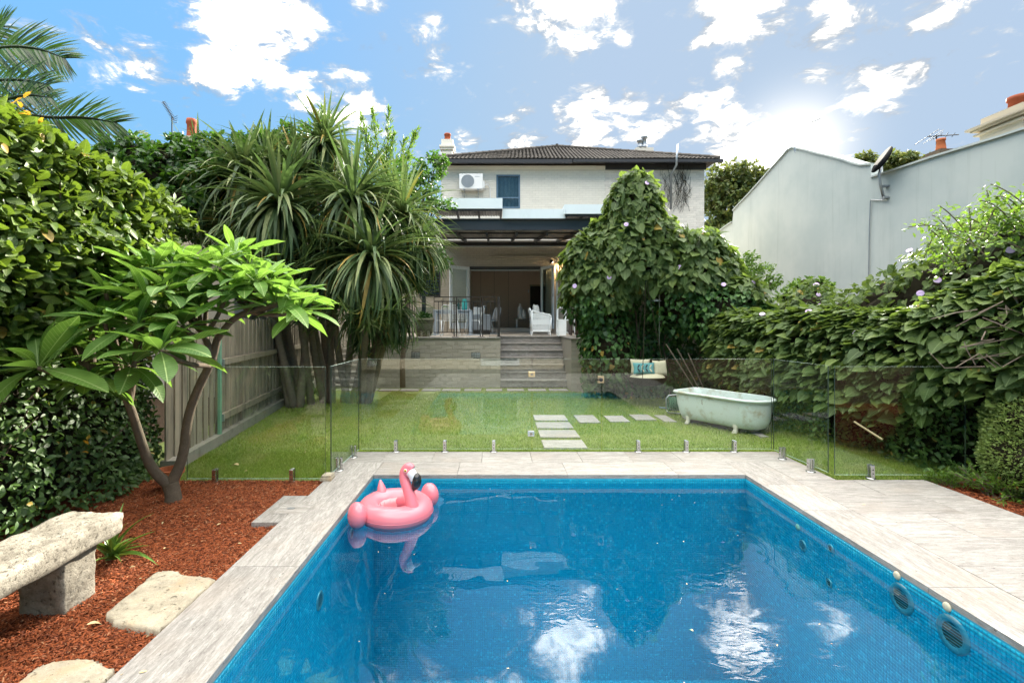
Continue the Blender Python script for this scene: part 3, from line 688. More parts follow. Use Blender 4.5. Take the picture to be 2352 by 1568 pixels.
# ================================================================ HOUSE
HY = 18.3
house = empty('house', (3, HY, 0), 'two storey cream painted brick house with dark tiled hip roof behind the terrace', 'house')
def holed(x0, x1, z0, z1, y0, y1, holes):
    xs = sorted({x0, x1, *[h[0] for h in holes], *[h[1] for h in holes]}); zs = sorted({z0, z1, *[h[2] for h in holes], *[h[3] for h in holes]})
    mb = MB()
    for a, b in zip(xs, xs[1:]):
        for c, d in zip(zs, zs[1:]):
            if any(h[0] <= (a+b)/2 <= h[1] and h[2] <= (c+d)/2 <= h[3] for h in holes): continue
            mb.box(a, b, y0, y1, c, d)
    return mb
_bm = {}
def bricks(wall, x0, x1, z0, z1, y, holes, m, n_obj, bw=.24, bh=.086, jit=.002, proud=.008, vis=None, rough=0):
    """bricks in running bond on the face y of a wall part"""
    off = world_loc(wall); cand = []; rest = MB()
    nr = int((z1-z0)/bh+1e-6)
    for r_ in range(nr):
        z = z0+r_*bh; x = x0-(bw/2 if r_ % 2 else 0)
        while x < x1-.02:
            a, b = max(x, x0)+.0035, min(x+bw, x1)-.0035; zc = z+bh/2
            seg = [(a, b)]
            for h in holes:
                if h[2]-.02 < zc < h[3]+.02:
                    seg = [s for (u, v_) in seg for s in ((u, min(v_, h[0])), (max(u, h[1]), v_)) if s[1]-s[0] > .03]
            for u, v_ in seg: cand.append((u, v_, z+.0035, z+bh-.0035))
            x += bw
    full = [c for c in cand if abs(c[1]-c[0]-(bw-.007)) < .001]; part_ = [c for c in cand if abs(c[1]-c[0]-(bw-.007)) >= .001]
    if vis: full.sort(key=lambda c: -vis((c[0]+c[1])/2, (c[2]+c[3])/2))
    key = (m, bw)
    if key not in _bm:
        _bm[key] = []
        for k in range(5 if rough else 2):
            b_ = MB(); L, H = (bw-.007)/2, (bh-.007)/2
            c = lambda q: random.uniform(-q, q)*(.004+rough)
            b_.add([(-L,0,-H),(L,0,-H),(L,0,H),(-L,0,H),(-L+.003+abs(c(1)),-proud+c(1),-H+.003+abs(c(1))),(L-.003-abs(c(1)),-proud+c(1),-H+.003+abs(c(1))),(L-.003-abs(c(1)),-proud+c(1),H-.003),(-L+.003+abs(c(1)),-proud+c(1),H-.003)],
                   [(4,5,6,7),(0,1,5,4),(1,2,6,5),(2,3,7,6),(3,0,4,7)])
            _bm[key].append(b_.mesh('brick', m))
    for i, (u, v_, c, d) in enumerate(full):
        yy = y+random.uniform(-jit, jit)
        if i < n_obj:
            o = bpy.data.objects.new('brick', random.choice(_bm[key])); o.parent = wall; o.location = Vector(((u+v_)/2, yy, (c+d)/2))-off; col.objects.link(o)
        else: part_.append((u, v_, c, d))
    if part_:
        for u, v_, c, d in part_:
            yy = y-proud+random.uniform(-jit, jit)
            rest.add([(u,y,c),(v_,y,c),(v_,y,d),(u,y,d),(u+.003,yy,c+.003),(v_-.003,yy,c+.003),(v_-.003,yy,d-.003),(u+.003,yy,d-.003)], [(4,5,6,7),(0,1,5,4),(1,2,6,5),(2,3,7,6),(3,0,4,7)])
        rest.build('brick_courses', m, wall, kind='stuff')
XS = (1390-CX)/60.1    # where the paint changes
win = (W(1140,0,HY)[0], W(1194.5,0,HY)[0], W(0,479,HY)[2], W(0,402,HY)[2])
uz0, uz1 = 4.8, 7.62
wl = holed(-2.1, XS, uz0, uz1, HY, HY+.3, [win]); wl.box(-2.1, 7.95, 25.6, 26, uz0, uz1+.3); wl.box(-2.1,-1.8,HY+.301,25.6,uz0,uz1+.3)
wl = wl.build('wall', 'mortar_cream', house)
bricks(wl, -2.1, XS, uz0, uz1-.12, HY, [win], 'cream_paint', 300, vis=lambda x, z: z)
wr = MB().box(XS+.001, 7.95, HY+.012, HY+.3, uz0-1.2, uz1-.08); wr.box(7.65, 7.95, HY+.301, 25.6, 0, uz1+.3)
wr = wr.build('wall', 'mortar_cream', house, label='right bay of the upper wall in bare cream brick')
bricks(wr, XS+.001, 7.95, uz0-1.2, uz1-.08, HY+.012, [], 'raw_cream', 300, vis=lambda x, z: z+.3*x)
MB().box(-2.1, XS-.35, HY-.05, HY-.01, uz1-.10, uz1-.055).box(-2.12, XS-.35, HY-.07, HY-.01, uz1-.05, uz1+.02).build('cornice', 'cream_paint', house)
MB().box(XS-.34, XS-.01, HY-.05, HY-.01, uz1-.10, uz1+.02).build('cornice', 'raw_cream', house)
MB().box(XS, 8.0, HY-.05, HY-.01, uz1-.12, uz1+.12).build('fascia', 'dark_trim', house)
MB().box(-2.4, 2.84, 17.84, 17.95, 7.62, 7.76).box(-2.4, 2.84, 17.95, HY-.012, 7.70, 7.73).build('gutter', 'dark_trim', house)
MB().box(2.86, 8.45, 17.80, 17.93, 7.64, 7.75).box(2.86, 8.3, 17.94, HY-.012, 7.72, 7.74).build('gutter', 'dark_trim', house)
# roof: hipped, tiles one by one on the front slope
E0, E1, RY, RZ, EZ, RX = -2.4, 8.35, 22.6, 9.92, 7.78, 2.85
rf = MB(); rf.add([(E0,17.9,EZ),(E1,17.9,EZ),(RX,RY,RZ),(E0,27,EZ),(E1,27,EZ),(RX,24,RZ)], [(0,1,2),(0,2,5,3),(1,4,5,2),(3,5,4),(0,3,4,1)])
rf = rf.build('roof', 'roof_tile', house)
sl = Vector((0, RY-17.9, RZ-EZ)); SL = sl.length; sl.normalize(); nn = Vector((0, -sl.z, sl.y))
tm = MB(); nx = 10
for j, (yy, zz) in enumerate(((0, .030), (.37, .002))):
    for i in range(nx+1):
        t = i/nx; tm.v.append((t*.30-.15, yy, zz+.013*math.sin(t*4*math.pi)+.010))
tm.f = [(i, i+1, nx+2+i, nx+1+i) for i in range(nx)]
for i in range(nx+1): x, y, z = tm.v[i]; tm.v.append((x, y, z-.026))
tm.f += [(2*nx+2+i, 2*nx+3+i, i+1, i) for i in range(nx)]
tme = tm.mesh('roof_tile', 'roof_tile', False)
Mt = Matrix(((1,0,0),(0,sl.y,nn.y),(0,sl.z,nn.z))).to_4x4(); cnt = 0; roff = world_loc(rf); rest = MB()
nrow = int(SL/.31)
for r_ in range(nrow):
    t = r_*.31; f_ = (t+.15)/SL; xa, xb = E0+(RX-E0)*f_, E1+(RX-E1)*f_
    x = xa+.15; 
    while x < xb-.02:
        M = Mt.copy(); M.translation = Vector((x, 17.86, EZ))+sl*t+Vector((0,0,.012*math.sin(x*1.3)))-roff
        cnt += 1
        if cnt <= 330: o = bpy.data.objects.new('roof_tile', tme); o.parent = rf; o.matrix_basis = M; col.objects.link(o)
        else: rest.add([(M @ Vector(v))+roff for v in tm.v], tm.f)
        x += .30
rest.build('roof_tile_rows', 'roof_tile', rf, kind='stuff')
for X0 in (E0, E1):
    a = Vector((X0, 17.9, EZ+.05)); b = Vector((RX, RY, RZ+.06)); L = (b-a).length; k = int(L/.36)
    for i in range(k):
        p0 = a.lerp(b, i/k); p1 = a.lerp(b, (i+1.1)/k); MB().tube([p0, p1], [.085, .07], 8).build('ridge_tile', 'roof_tile', rf)
MB().tube([(RX, RY-.1, RZ+.06), (RX, 24, RZ+.06)], .09, 8).build('ridge_tile', 'roof_tile', rf)
# chimneys of the house
def chimney(parent, c, w_, h_, m, pots, pm='chimney_pot', name='chimney', cap=True, pot_h=.5, pr=.13):
    x, y, z = c; mb = MB().box(x-w_/2, x+w_/2, y-w_/2, y+w_/2, z, z+h_)
    if cap: mb.box(x-w_*.62, x+w_*.62, y-w_*.62, y+w_*.62, z+h_+.002, z+h_+.09); mb.box(x-w_*.72, x+w_*.72, y-w_*.72, y+w_*.72, z+h_+.092, z+h_+.17); mb.box(x-w_*.55, x+w_*.55, y-w_*.55, y+w_*.55, z+h_+.172, z+h_+.42)
    o = mb.build(name, m, parent)
    zt = z+h_+(.42 if cap else 0)
    for dx in pots:
        MB().lathe([(pr*1.1,0),(pr,.06),(pr*.92,pot_h*.7),(pr*1.12,pot_h*.78),(pr*1.12,pot_h*.86),(pr,pot_h),(pr*.8,pot_h),(pr*.8,pot_h-.1)], (x+dx, y, zt), 14).build('chimney_pot', pm, o, smooth=True)
    return o
x, y, z = W(1028, 372, 19.5); chimney(house, (x, 19.5, z), .42, .42, 'cream_paint', (0,), pot_h=.30, pr=.13)
x, y, z = W(1475, 349, 20.5); ch = MB().box(x-.32, x+.42, 20.3, 20.7, z-.4, z+.12).build('chimney', 'mortar_cream', house)
for dx, hh in ((-.12,.35),(.06,.5)):
    MB().lathe([(.12,0),(.13,.05),(.1,.12),(.1,hh-.1),(.14,hh-.08),(.14,hh),(.04,hh+.06)], (x+dx, 20.4, z+.12), 12).build('chimney_pot', 'galv', ch, smooth=True)
# upper window
fr = MB(); a, b, c, d = win; t = .06
fr.box(a, a+t, HY-.03, HY+.1, c, d).box(b-t, b, HY-.03, HY+.1, c, d).box(a+t, b-t, HY-.03, HY+.1, d-t, d).box(a+t, b-t, HY-.02, HY+.1, c, c+t).box(a+t, b-t, HY-.01, HY+.09, c+(d-c)*.30, c+(d-c)*.30+.05)
fr = fr.build('window', 'blue_frame', house)
for z0_, z1_ in ((c+t, c+(d-c)*.30), (c+(d-c)*.30+.05, d-t)):
    MB().box(a+t, b-t, HY+.04, HY+.045, z0_, z1_).build('pane', 'thin_glass', fr)
cu = MB()
for i in range(24):
    x0 = a+t+(b-a-2*t)*i/24; x1 = a+t+(b-a-2*t)*(i+1)/24; y0_, y1_ = HY+.16+.03*math.sin(i*1.3), HY+.16+.03*math.sin((i+1)*1.3)
    cu.add([(x0,y0_,c),(x1,y1_,c),(x1,y1_,d),(x0,y0_,d)], [(0,1,2,3)])
cu.build('curtain', 'curtain', fr)
ar = MB(); n = 9
for i in range(n):
    u = i/(n-1); x0 = a-.06+(b-a+.12)*i/n; zz = d+.005+.06*math.sin(math.pi*u); ar.box(x0+.004, x0+(b-a+.12)/n-.004, HY-.014, HY+.02, zz, zz+.09)
ar.build('window_arch', 'cream_paint', house, kind='stuff')
# air conditioner
x0, _, z1 = W(1054.8, 399, HY-.35); x1, _, z0 = W(1113, 434, HY-.35)
ac = empty('air_conditioner', ((x0+x1)/2, HY-.2, z0), 'white air conditioner outdoor unit on brackets beside the upper window', 'air conditioner')
xm = x0+(x1-x0)*.93
MB().box(x0, xm, HY-.36, HY-.06, z0, z1).build('casing', 'ac_white', ac, bevel=.015)
MB().box(xm+.003, x1, HY-.30, HY-.08, z0+.05, z1-.25).build('side_cover', 'ac_white', ac, bevel=.01)
cxx, czz, rr = x0+(xm-x0)*.36, (z0+z1)/2, (z1-z0)*.44
fan = MB().lathe([(rr,-.004),(rr,.01),(rr*.97,.01),(rr*.97,-.004)], (0,0,0), 32, M=Matrix.Translation((cxx, HY-.363, czz)) @ Matrix.Rotation(R(90), 4, 'X'))
fan.f = [f for f in fan.f if len(f) == 4]; fan = fan.build('fan_guard', 'ac_white', ac)
g = MB()
for k in range(11):
    dx = -rr*.9+rr*1.8*k/10; L = math.sqrt(max(0, rr*rr*.94-dx*dx)); g.box(cxx+dx-.006, cxx+dx+.006, HY-.372, HY-.367, czz-L, czz+L)
g.build('guard_wires', 'galv', fan, kind='stuff')
MB().lathe([(rr*.96,0),(.01,.002)], n=28, M=Matrix.Translation((cxx, HY-.3615, czz)) @ Matrix.Rotation(R(90), 4, 'X')).build('fan_shade', 'sofa_grey', ac)
MB().box(xm-.30, xm-.12, HY-.3625, HY-.3605, z1-.12, z1-.10).build('maker_badge', 'galv', ac)
for u in (.2, .8):
    xb = x0+(xm-x0)*u; MB().box(xb-.02, xb+.02, HY-.4, HY-.009, z0-.045, z0-.004).bar((xb, HY-.36, z0-.05), (xb, HY-.03, z0-.24), .03).build('bracket', 'galv', ac)
tag(MB().tube([(x1+.0, HY-.15, z0+.2), (x1+.12, HY-.12, z0+.24), (x1+.2, HY-.05, z0+.12), (x1+.21, HY-.04, z0-.5)], .02, 6).build('pipe', 'ac_white', ac))
# vent pipe and dead vines on the right bay
x, _, zt = W(1545, 341, HY-.12); _, _, zb = W(1545, 480, HY-.12)
tag(MB().tube([(x+.02, HY-.55, zt), (x, HY-.5, zt-.75), (x-.06, HY-.12, zt-1.0), (x-.06, HY-.1, zb)], .04, 8).build('vent_pipe', 'galv', smooth=True), 'galvanised vent pipe rising past the roof edge on the right bay of the house', 'pipe')
dv = MB()
for k in range(70):
    px = random.choice((1525, 1532, 1555, 1562, 1570, 1575))+random.uniform(-8, 8); py0 = random.uniform(390, 470); pts = []
    for i in range(5): pts.append(W(px+random.uniform(-9, 9), py0-i*random.uniform(4, 16)+20, HY-.02-random.random()*.05))
    dv.tube(pts, .006, 3, cap=False)
tag(dv.build('dry_vine', 'twig'), 'bare dried vine stems clinging to the cream brick around the vent pipe', 'vine', kind='thing')

# lower wall and the room behind the doors
LO = (W(1080,0,HY)[0], W(1254,0,HY)[0], 1.45, W(0,612,HY)[2])
LW = (W(964.5,0,HY)[0], W(1011.4,0,HY)[0], W(0,681,HY)[2], W(0,624,HY)[2])
lw = holed(-4.6, XS-.004, -.1, uz0-.002, HY+.014, HY+.3, [LO, LW]); lw = lw.build('wall', 'mortar', house, label='shaded lower wall painted taupe')
bricks(lw, -4.6, XS-.004, 1.30, uz0-.02, HY+.014, [LO, LW], 'taupe_paint', 300, vis=lambda x, z: -abs(x-.6)*1.0)
room = MB(); ry = HY+.31
room.box(-1.6, 3.2, ry+3.4, ry+3.5, 1.4, 4.3).box(-1.7, -1.61, ry, ry+3.5, 1.4, 4.3).box(3.21, 3.3, ry, ry+3.5, 1.4, 4.3).box(-1.7, 3.3, ry, ry+3.5, 4.31, 4.4)
room.build('room_walls', 'interior', house, label='brown interior walls of the room seen through the open doors')
MB().box(-1.6, 3.2, HY+.01, ry+3.39, 1.30, 1.449).build('room_floor', 'floor_tile', house)
for u in (-.72, -.1, .55): MB().box(u, u+.008, ry+3.385, ry+3.399, 1.45, 4.3).build('panel_joint', 'dark_interior', house)
xa, xb = W(1218, 0, ry+3.3)[0], W(1245, 0, ry+3.3)[0]
MB().box(xa, xb+.5, ry+3.37, ry+3.398, 1.45, W(0, 657, ry+3.3)[2]).build('inner_doorway', 'dark_interior', house, label='dark inner doorway at the back of the room')
MB().box(xa-.03, xb+.5, ry+3.36, ry+3.398, W(0, 656.8, ry+3.3)[2], W(0, 653.5, ry+3.3)[2]).build('door_head', 'bamboo_pole', house)
MB().box(xa-.1, xa-.06, ry+3.36, ry+3.38, W(0, 672, ry+3.3)[2], W(0, 665, ry+3.3)[2]).build('light_switch', 'white_paint', house)
MB().box(LO[0]-.02, LO[1]+.02, HY-.02, HY+.3, LO[3]-.09, LO[3]-.003).build('lintel', 'dark_trim', house)
MB().box(LO[0]+.0, LO[1], HY-.01, HY+.05, LO[3]-.16, LO[3]-.13).build('track', 'galv', house)
MB().box(LO[0]-.1, LO[1]+.1, HY-.12, HY-.0, 1.31, 1.44).build('door_sill', 'floor_tile', house)
# louvre window
lv = empty('louvre_window', ((LW[0]+LW[1])/2, HY, LW[2]), 'dark louvre window in the taupe wall left of the open doors', 'window')
a, b, c, d = LW
MB().box(a, a+.05, HY-.02, HY+.1, c, d).box(b-.05, b, HY-.02, HY+.1, c, d).box(a+.05, b-.05, HY-.02, HY+.1, d-.05, d).box(a+.05, b-.05, HY-.02, HY+.1, c, c+.05).build('frame', 'dark_trim', lv)
for k in range(7):
    z = c+.08+k*(d-c-.12)/7; MB().bar((a+.052, HY+.06, z+.05), (b-.052, HY+.06, z+.05), .11, .008, up=(0,-.6,1)).build('louvre_blade', 'window_dark', lv)
MB().box(a, b, HY+.2, HY+.21, c, d).build('backing', 'black_plastic', lv)
MB().box(W(1136,0,HY)[0], W(1300,0,HY)[0]+.8, HY-.08, HY-.004, W(0,592,HY)[2], W(0,588,HY)[2]).build('wall_moulding', 'taupe_paint', house)
MB().box(*W(1012.5,0,HY)[:1], W(1017,0,HY)[0], HY-.04, HY-.0, W(0,688,HY)[2], W(0,682.5,HY)[2]).build('power_point', 'cushion_cream', house)

# spotlight
x, y, z = W(1268, 601, HY-.15)
sp = empty('spotlight', (x, HY, z), 'small black wall spotlight glowing warm above the right hand door', 'spotlight')
MB().box(x-.06, x+.0, HY-.05, HY-.0, z-.06, z+.08).bar((x-.03, HY-.05, z), (x-.0, HY-.13, z), .03).build('bracket', 'black_plastic', sp)
M = Matrix.Translation((x, HY-.15, z)) @ Matrix.Rotation(R(52), 4, 'Y') @ Matrix.Rotation(R(160), 4, 'X')
M = Matrix.Translation((x, HY-.15, z)) @ Vector((.72,-.25,-.62)).to_track_quat('Z', 'Y').to_matrix().to_4x4()
MB().lathe([(.03,-.07),(.06,-.05),(.075,.04),(.068,.04),(.06,.01)], n=16, M=M).build('shade', 'black_plastic', sp, smooth=True)
MB().lathe([(.058,.02),(.002,.022)], n=16, M=M).build('lens', 'lamp_lens', sp)
ld = bpy.data.lights.new('spot_lamp', 'SPOT'); ld.energy = 22; ld.color = (1, .62, .3); ld.spot_size = R(110); ld.spot_blend = .6; ld.shadow_soft_size = .04
lo = bpy.data.objects.new('spot_lamp', ld); col.objects.link(lo); lo.location = (x+.09, HY-.2, z-.06); lo.rotation_euler = Vector((.75, .30, -.75)).to_track_quat('-Z', 'Y').to_euler()

# bifold doors
def door_leaf(a, b, z0, z1, name='bifold_door', label=''):
    ax, ay = a; bx, by = b; d = Vector((bx-ax, by-ay, 0)); L = d.length; d.normalize(); n_ = Vector((-d.y, d.x, 0))
    M = Matrix((d, n_, Vector((0,0,1)))).transposed().to_4x4(); M.translation = Vector((ax, ay, z0)); H = z1-z0; t = .11
    rt = empty(name, ((ax+bx)/2, (ay+by)/2, z0), label, 'door')
    MB().box(0, t, -.02, .02, 0, H, M).box(L-t, L, -.02, .02, 0, H, M).box(t, L-t, -.02, .02, H-t, H, M).box(t, L-t, -.02, .02, 0, .22, M).build('door_frame', 'white_paint', rt)
    MB().box(t, L-t, -.003, .003, .22, H-t, M).build('pane', 'thin_glass', rt)
    for zz in (.2, H*.5, H-.25): MB().box(L-.012, L+.012, -.035, -.022, zz, zz+.12, M).build('hinge', 'galv', rt)
    return rt
dz0, dz1 = 1.45, 3.78
door_leaf((W(1033.5,0,17.7)[0], 17.6), (-1.03, 18.18), dz0, dz1, label='white glazed folding door standing open at the left of the doorway')
door_leaf((1.70, 18.2), (W(1271.5,0,17.45)[0], 17.42), dz0, dz1, label='white glazed folding door angled out at the right of the doorway beside the wicker chair')
door_leaf((W(1278,0,17.45)[0]+.02, 17.40), (W(1278,0,18.2)[0]+.0, 18.2), dz0, dz1, label='white folding door seen edge on, outermost of the right hand pair')

# ---- awning over the terrace
aw = empty('awning', (0, 15, 4.3), 'flat steel framed awning with pale fascia panels over the terrace', 'awning')
AY = 13.5
zf = lambda py, Y=AY: W(0, py, Y)[2]; xf = lambda px, Y=AY: W(px, 0, Y)[0]
MB().box(-2.1, 4.2, AY, AY+.06, zf(529), zf(503)).box(-2.1, 4.2, AY-.06, AY-.001, zf(503)-.03, zf(503)).box(-2.1, 4.2, AY-.06, AY-.001, zf(529), zf(529)+.02).build('front_beam', 'steel_dark', aw)
for a, b, py0, py1, yy in ((993,1154,455,479,13.2),(1154,1299,480,501.5,13.32),(1299,1420,469.5,491,13.2)):
    X0, X1 = xf(a, yy)+(.004 if a > 1000 else 0), xf(b, yy)-(.0)
    z0, z1 = zf(py1, yy), zf(py0, yy)
    MB().box(X0, X1, yy, yy+.04, z0, z1).build('fascia_panel', 'white_fascia', aw)
    if a != 1154:
        MB().box(X0, X1, yy+.042, yy+1.6, z1-.03, z1-.005).build('roof_sheet', 'corrugated', aw)
        cb_ = MB(); n = int((X1-X0)/.076)
        for i in range(n):
            u = X0+(X1-X0)*i/n; uu = X0+(X1-X0)*(i+.5)/n; u2 = X0+(X1-X0)*(i+1)/n
            cb_.add([(u,yy+.05,z0+.03),(uu,yy+.05,z0+.055),(u2,yy+.05,z0+.03),(u,yy+1.0,z0-.0),(uu,yy+1.0,z0+.025),(u2,yy+1.0,z0)], [(0,1,4,3),(1,2,5,4)])
        cb_.build('corrugated_sheet', 'corrugated', aw)
        m_ = MB()
        for u in (0, .33, .66, 1): xx = X0+.04+(X1-X0-.08)*u; m_ = MB().bar((xx, yy+.045, z0-.0), (xx, yy+1.0, z0-.06), .06, .05).build('rafter', 'dark_trim', aw)
        MB().box(X0, X1, yy+.042, yy+.10, z0-.05, z0-.0).build('edge_angle', 'dark_trim', aw)
        xe = X1 if a == 993 else X0
        MB().box(xe-.03 if a == 993 else xe-.034, xe-.004 if a == 993 else xe-.004, yy+.001 if a != 993 else yy+.041, yy+1.5, z0-.0, z1-.002).build('end_panel', 'white_fascia' if a != 993 else 'dark_trim', aw)
rs = MB(); n = 90
for i in range(n):
    u, uu, u2 = (-2.1+6.3*(i+k)/n for k in (0, .5, 1)); za, zb = zf(533, 13.6)+.03, 4.86
    rs.add([(u,13.57,za),(uu,13.57,za+.03),(u2,13.57,za),(u,18.2,zb),(uu,18.2,zb+.03),(u2,18.2,zb)], [(0,1,4,3),(1,2,5,4)])
rs.build('roof_sheet', 'corrugated', aw)
for k in range(8): xx = -2.0+k*.86; MB().bar((xx, 13.57, zf(533,13.6)-.05), (xx, 18.25, 4.76), .05, .12).build('rafter', 'dark_trim', aw)
for yy in (14.2, 16.2): MB().box(-2.1, 4.2, yy, yy+.05, zf(533,13.6)+.0+(yy-13.57)*.095, zf(533,13.6)+.05+(yy-13.57)*.095).build('purlin', 'dark_trim', aw)
MB().box(-2.1, 4.2, 18.1, 18.25, 4.58, 4.72).build('wall_beam', 'dark_trim', aw)
MB().tube([(-2.0,17.9,4.52),(2.6,17.9,4.52),(2.66,17.9,4.62)], .02, 6).build('conduit', 'galv', aw)
for X in (-2.05, 4.1): MB().box(X-.05, X+.05, AY-.0, AY+.1, 1.3, zf(529)-.002).build('post', 'steel_dark', aw)

# ---- terrace
TY = 12.6
ter = MB().box(-3.2, .108, TY, HY, -.12, 1.268).box(.11, 1.858, 13.79, HY, -.12, 1.268).box(1.86, 4.8, 11.9, HY, -.12, 1.268)
ter = ter.build('terrace', 'mortar', loc=(0,0,0)); tag(ter, 'raised terrace of taupe painted blockwork with stone edging in front of the house', 'terrace')
vents = [(W(944.5,0,TY)[0], W(964.5,0,TY)[0], W(0,822,TY)[2], W(0,808,TY)[2]), (W(1082,0,TY)[0], W(1103.5,0,TY)[0], W(0,822.5,TY)[2], W(0,809,TY)[2])]
bricks(ter, -3.2, .108, -.06, 1.262, TY, vents, 'taupe_rough', 300, bw=.29, bh=.104, jit=.0015, proud=.0045, rough=.004)
bricks(ter, 1.86, 4.4, -.06, 1.262, 11.9, [], 'taupe_rough', 300, bw=.29, bh=.104, jit=.0015, proud=.0045, rough=.004)
for a, b, c, d in vents:
    vo = MB().box(a, b, TY-.006, TY-.001, c, d).build('air_vent', 'black_plastic', ter)
    for i in range(5):
        for j in range(3): MB().box(a+.012+(b-a-.02)*i/5, a+(b-a)*(i+1)/5-.006, TY-.012, TY-.0061, c+.01+(d-c-.02)*j/3+(.006 if i % 2 else 0), c+(d-c)*(j+1)/3-.014+(.006 if i % 2 else 0)).build('vent_bar', 'galv', vo)
x = -3.25
while x < .1:
    x2 = min(x+.6, .112); MB().box(x+.002, x2-.002, TY-.04, TY+.34, 1.2705, 1.302).build('coping_slab', 'step_stone', ter, bevel=.004); x = x2+.0001
x = 1.84
while x < 4.7: MB().box(x+.002, x+.598, 11.86, 12.24, 1.2705, 1.302).build('coping_slab', 'step_stone', ter, bevel=.004); x += .6
MB().box(1.84, 2.2, 12.242, 13.76, 1.2705, 1.302).build('coping_slab', 'step_stone', ter, bevel=.004)
for i in range(7):
    for j in range(9):
        x0 = -3.2+i*.6; y0 = 12.95+j*.6
        if y0 > 13.7 or x0+.6 < .12:
            for xx in ([x0]): MB().box(xx+.003, xx+.597, y0+.003, y0+.597, 1.2705, 1.30).build('floor_paver', 'floor_tile', ter)
for i in range(2, 6):
    for j in range(8): MB().box(1.003+(i-2)*.6+.0, 1.597+(i-2)*.6, 13.77+j*.55, 13.77+j*.55+.544, 1.2705, 1.2995).build('floor_paver', 'floor_tile', ter)
st = empty('steps', (1, 13.2, 0), 'flight of grey veined stone steps leading up to the terrace', 'steps')
for k in range(7):
    zt = 1.30-k*.186; yb = 13.76-k*.197; yf = yb
    MB().box(.112, 1.857, yf, yf+.05, zt-.186+.0, zt-.036).build('riser', 'step_stone', st)
    MB().box(.112, 1.857 if k else 1.838, yf-.03, yf+(.26 if k else .30), zt-.034, zt-.0).build('tread', 'step_stone', st, bevel=.004)

# railing
def railing(x0, x1, y, label, ends=(False, False), posts=(), name='railing', zt=(2.37, 2.25, 1.42)):
    rt = empty(name, ((x0+x1)/2, y, 1.30), label, 'railing', 'black metal railings on the terrace edge')
    for z in zt: MB().box(x0, x1, y-.012, y+.012, z-.012, z+.012).build('rail', 'rail_black', rt)
    n = max(1, round((x1-x0)/.115))
    for i in range(n+1):
        x = x0+(x1-x0)*i/n; top = zt[0] if i in (0, n) else zt[1]
        MB().box(x-.008, x+.008, y-.008, y+.008, zt[2]-.01, top).build('baluster', 'rail_black', rt)
    for px in posts:
        MB().box(px-.045, px-.02, y-.02, y+.02, 1.302, zt[0]).build('post', 'rail_black', rt); MB().box(px+.02, px+.045, y-.02, y+.02, 1.302, zt[0]).build('post', 'rail_black', rt)
        MB().box(px-.09, px+.09, y-.06, y+.06, 1.302, 1.312).build('base_plate', 'rail_black', rt)
    return rt
RYY = 12.85
railing(W(997,0,RYY)[0], W(1137,0,RYY)[0], RYY, 'black metal railing in front of the outdoor dining table', posts=(W(1046,0,RYY)[0], W(1106,0,RYY)[0]))
railing(-3.15, W(952,0,RYY)[0], RYY, 'black metal railing partly hidden by strappy leaves left of the pot plant', posts=(W(944,0,RYY)[0],))
nr = empty('stair_railing', (.06, 13.3, 1.3), 'black railing with solid posts at the left side of the steps', 'railing')
for y in (12.85, 13.72): MB().box(.03, .10, y-.035, y+.035, 1.302, 2.38 if y < 13 else 2.34).build('post', 'rail_black', nr)
MB().box(-.01, .14, 12.78, 12.92, 1.3025, 1.314).build('base_plate', 'rail_black', nr)
for z in (2.3, 1.5): MB().box(.05, .08, 12.89, 13.68, z, z+.03).build('rail', 'rail_black', nr)
for i in range(6): MB().box(.055, .075, 12.97+i*.12, 12.99+i*.12, 1.53, 2.3).build('baluster', 'rail_black', nr)
bf = empty('slatted_screen', (2.05, 12.6, 1.3), 'dark brown slatted side gate beside the vine at the top of the steps', 'screen')
for i in range(5):
    y = 12.3+i*.17; MB().box(1.93+i*.012, 1.95+i*.012, y, y+.14, 1.36, 2.30-.0*i).build('slat', 'brown_board', bf)
for z in (2.2, 1.42): MB().box(1.96, 1.985, 12.2, 13.2, z, z+.06).build('rail', 'brown_board', bf)
for i in range(4): MB().box(1.99+i*.115, 2.09+i*.115, 12.1, 12.12, 1.38, 2.32).build('slat', 'brown_board', bf)
for X in (2.02, 2.22): MB().box(X, X+.05, 12.13, 12.18, 1.302, 2.4).build('post', 'rail_black', bf)
# side passage steps and neighbouring wall to the left
ps = empty('side_steps', (-4.0, 12.8, -.03), 'weathered slab steps climbing the narrow passage left of the terrace', 'steps')
for k in range(7): MB().box(-4.7, -3.24, 12.5+k*.33, 12.9+k*.33, -.05+k*.14, .05+k*.14).build('step', 'concrete', ps)
# ================================================================ NEIGHBOURS
NXW = 11.0
def nw(px, py): s = (px-CX)/NXW; return (F/s, CZ+(CY-py)/s)
prof = [(2800,200),(2352,298),(2300,315),(2230,336),(2140,363),(2060,390),(2002,408),(2000,378),(1978,380),(1958,375),(1936,367.5),(1908,360),(1880,353.6),(1845,344),(1820.6,339.6),(1811,345),(1775,385),(1740,425),(1718,449),(1705.5,462),(1690,478),(1684.6,484.5),(1682,510.6),(1665,522),(1648,535)]
pts = [nw(*p) for p in prof]
nh = empty('neighbouring_house', (NXW, 14, 0), 'tall pale blue grey rendered side wall with curved parapet gable on the right', 'house')
n = len(pts); V = [(NXW, y, z) for y, z in pts]+[(NXW, pts[-1][0], -.14), (NXW, pts[0][0], -.14)]
V2 = [(x+.35, y, z) for x, y, z in V]; k = len(V)
fc = [tuple(range(k))[::-1], tuple(range(k, 2*k))]+[(i, (i+1) % k, k+(i+1) % k, k+i) for i in range(k)]
MB().add(V+V2, fc).build('wall', 'render_wall', nh)
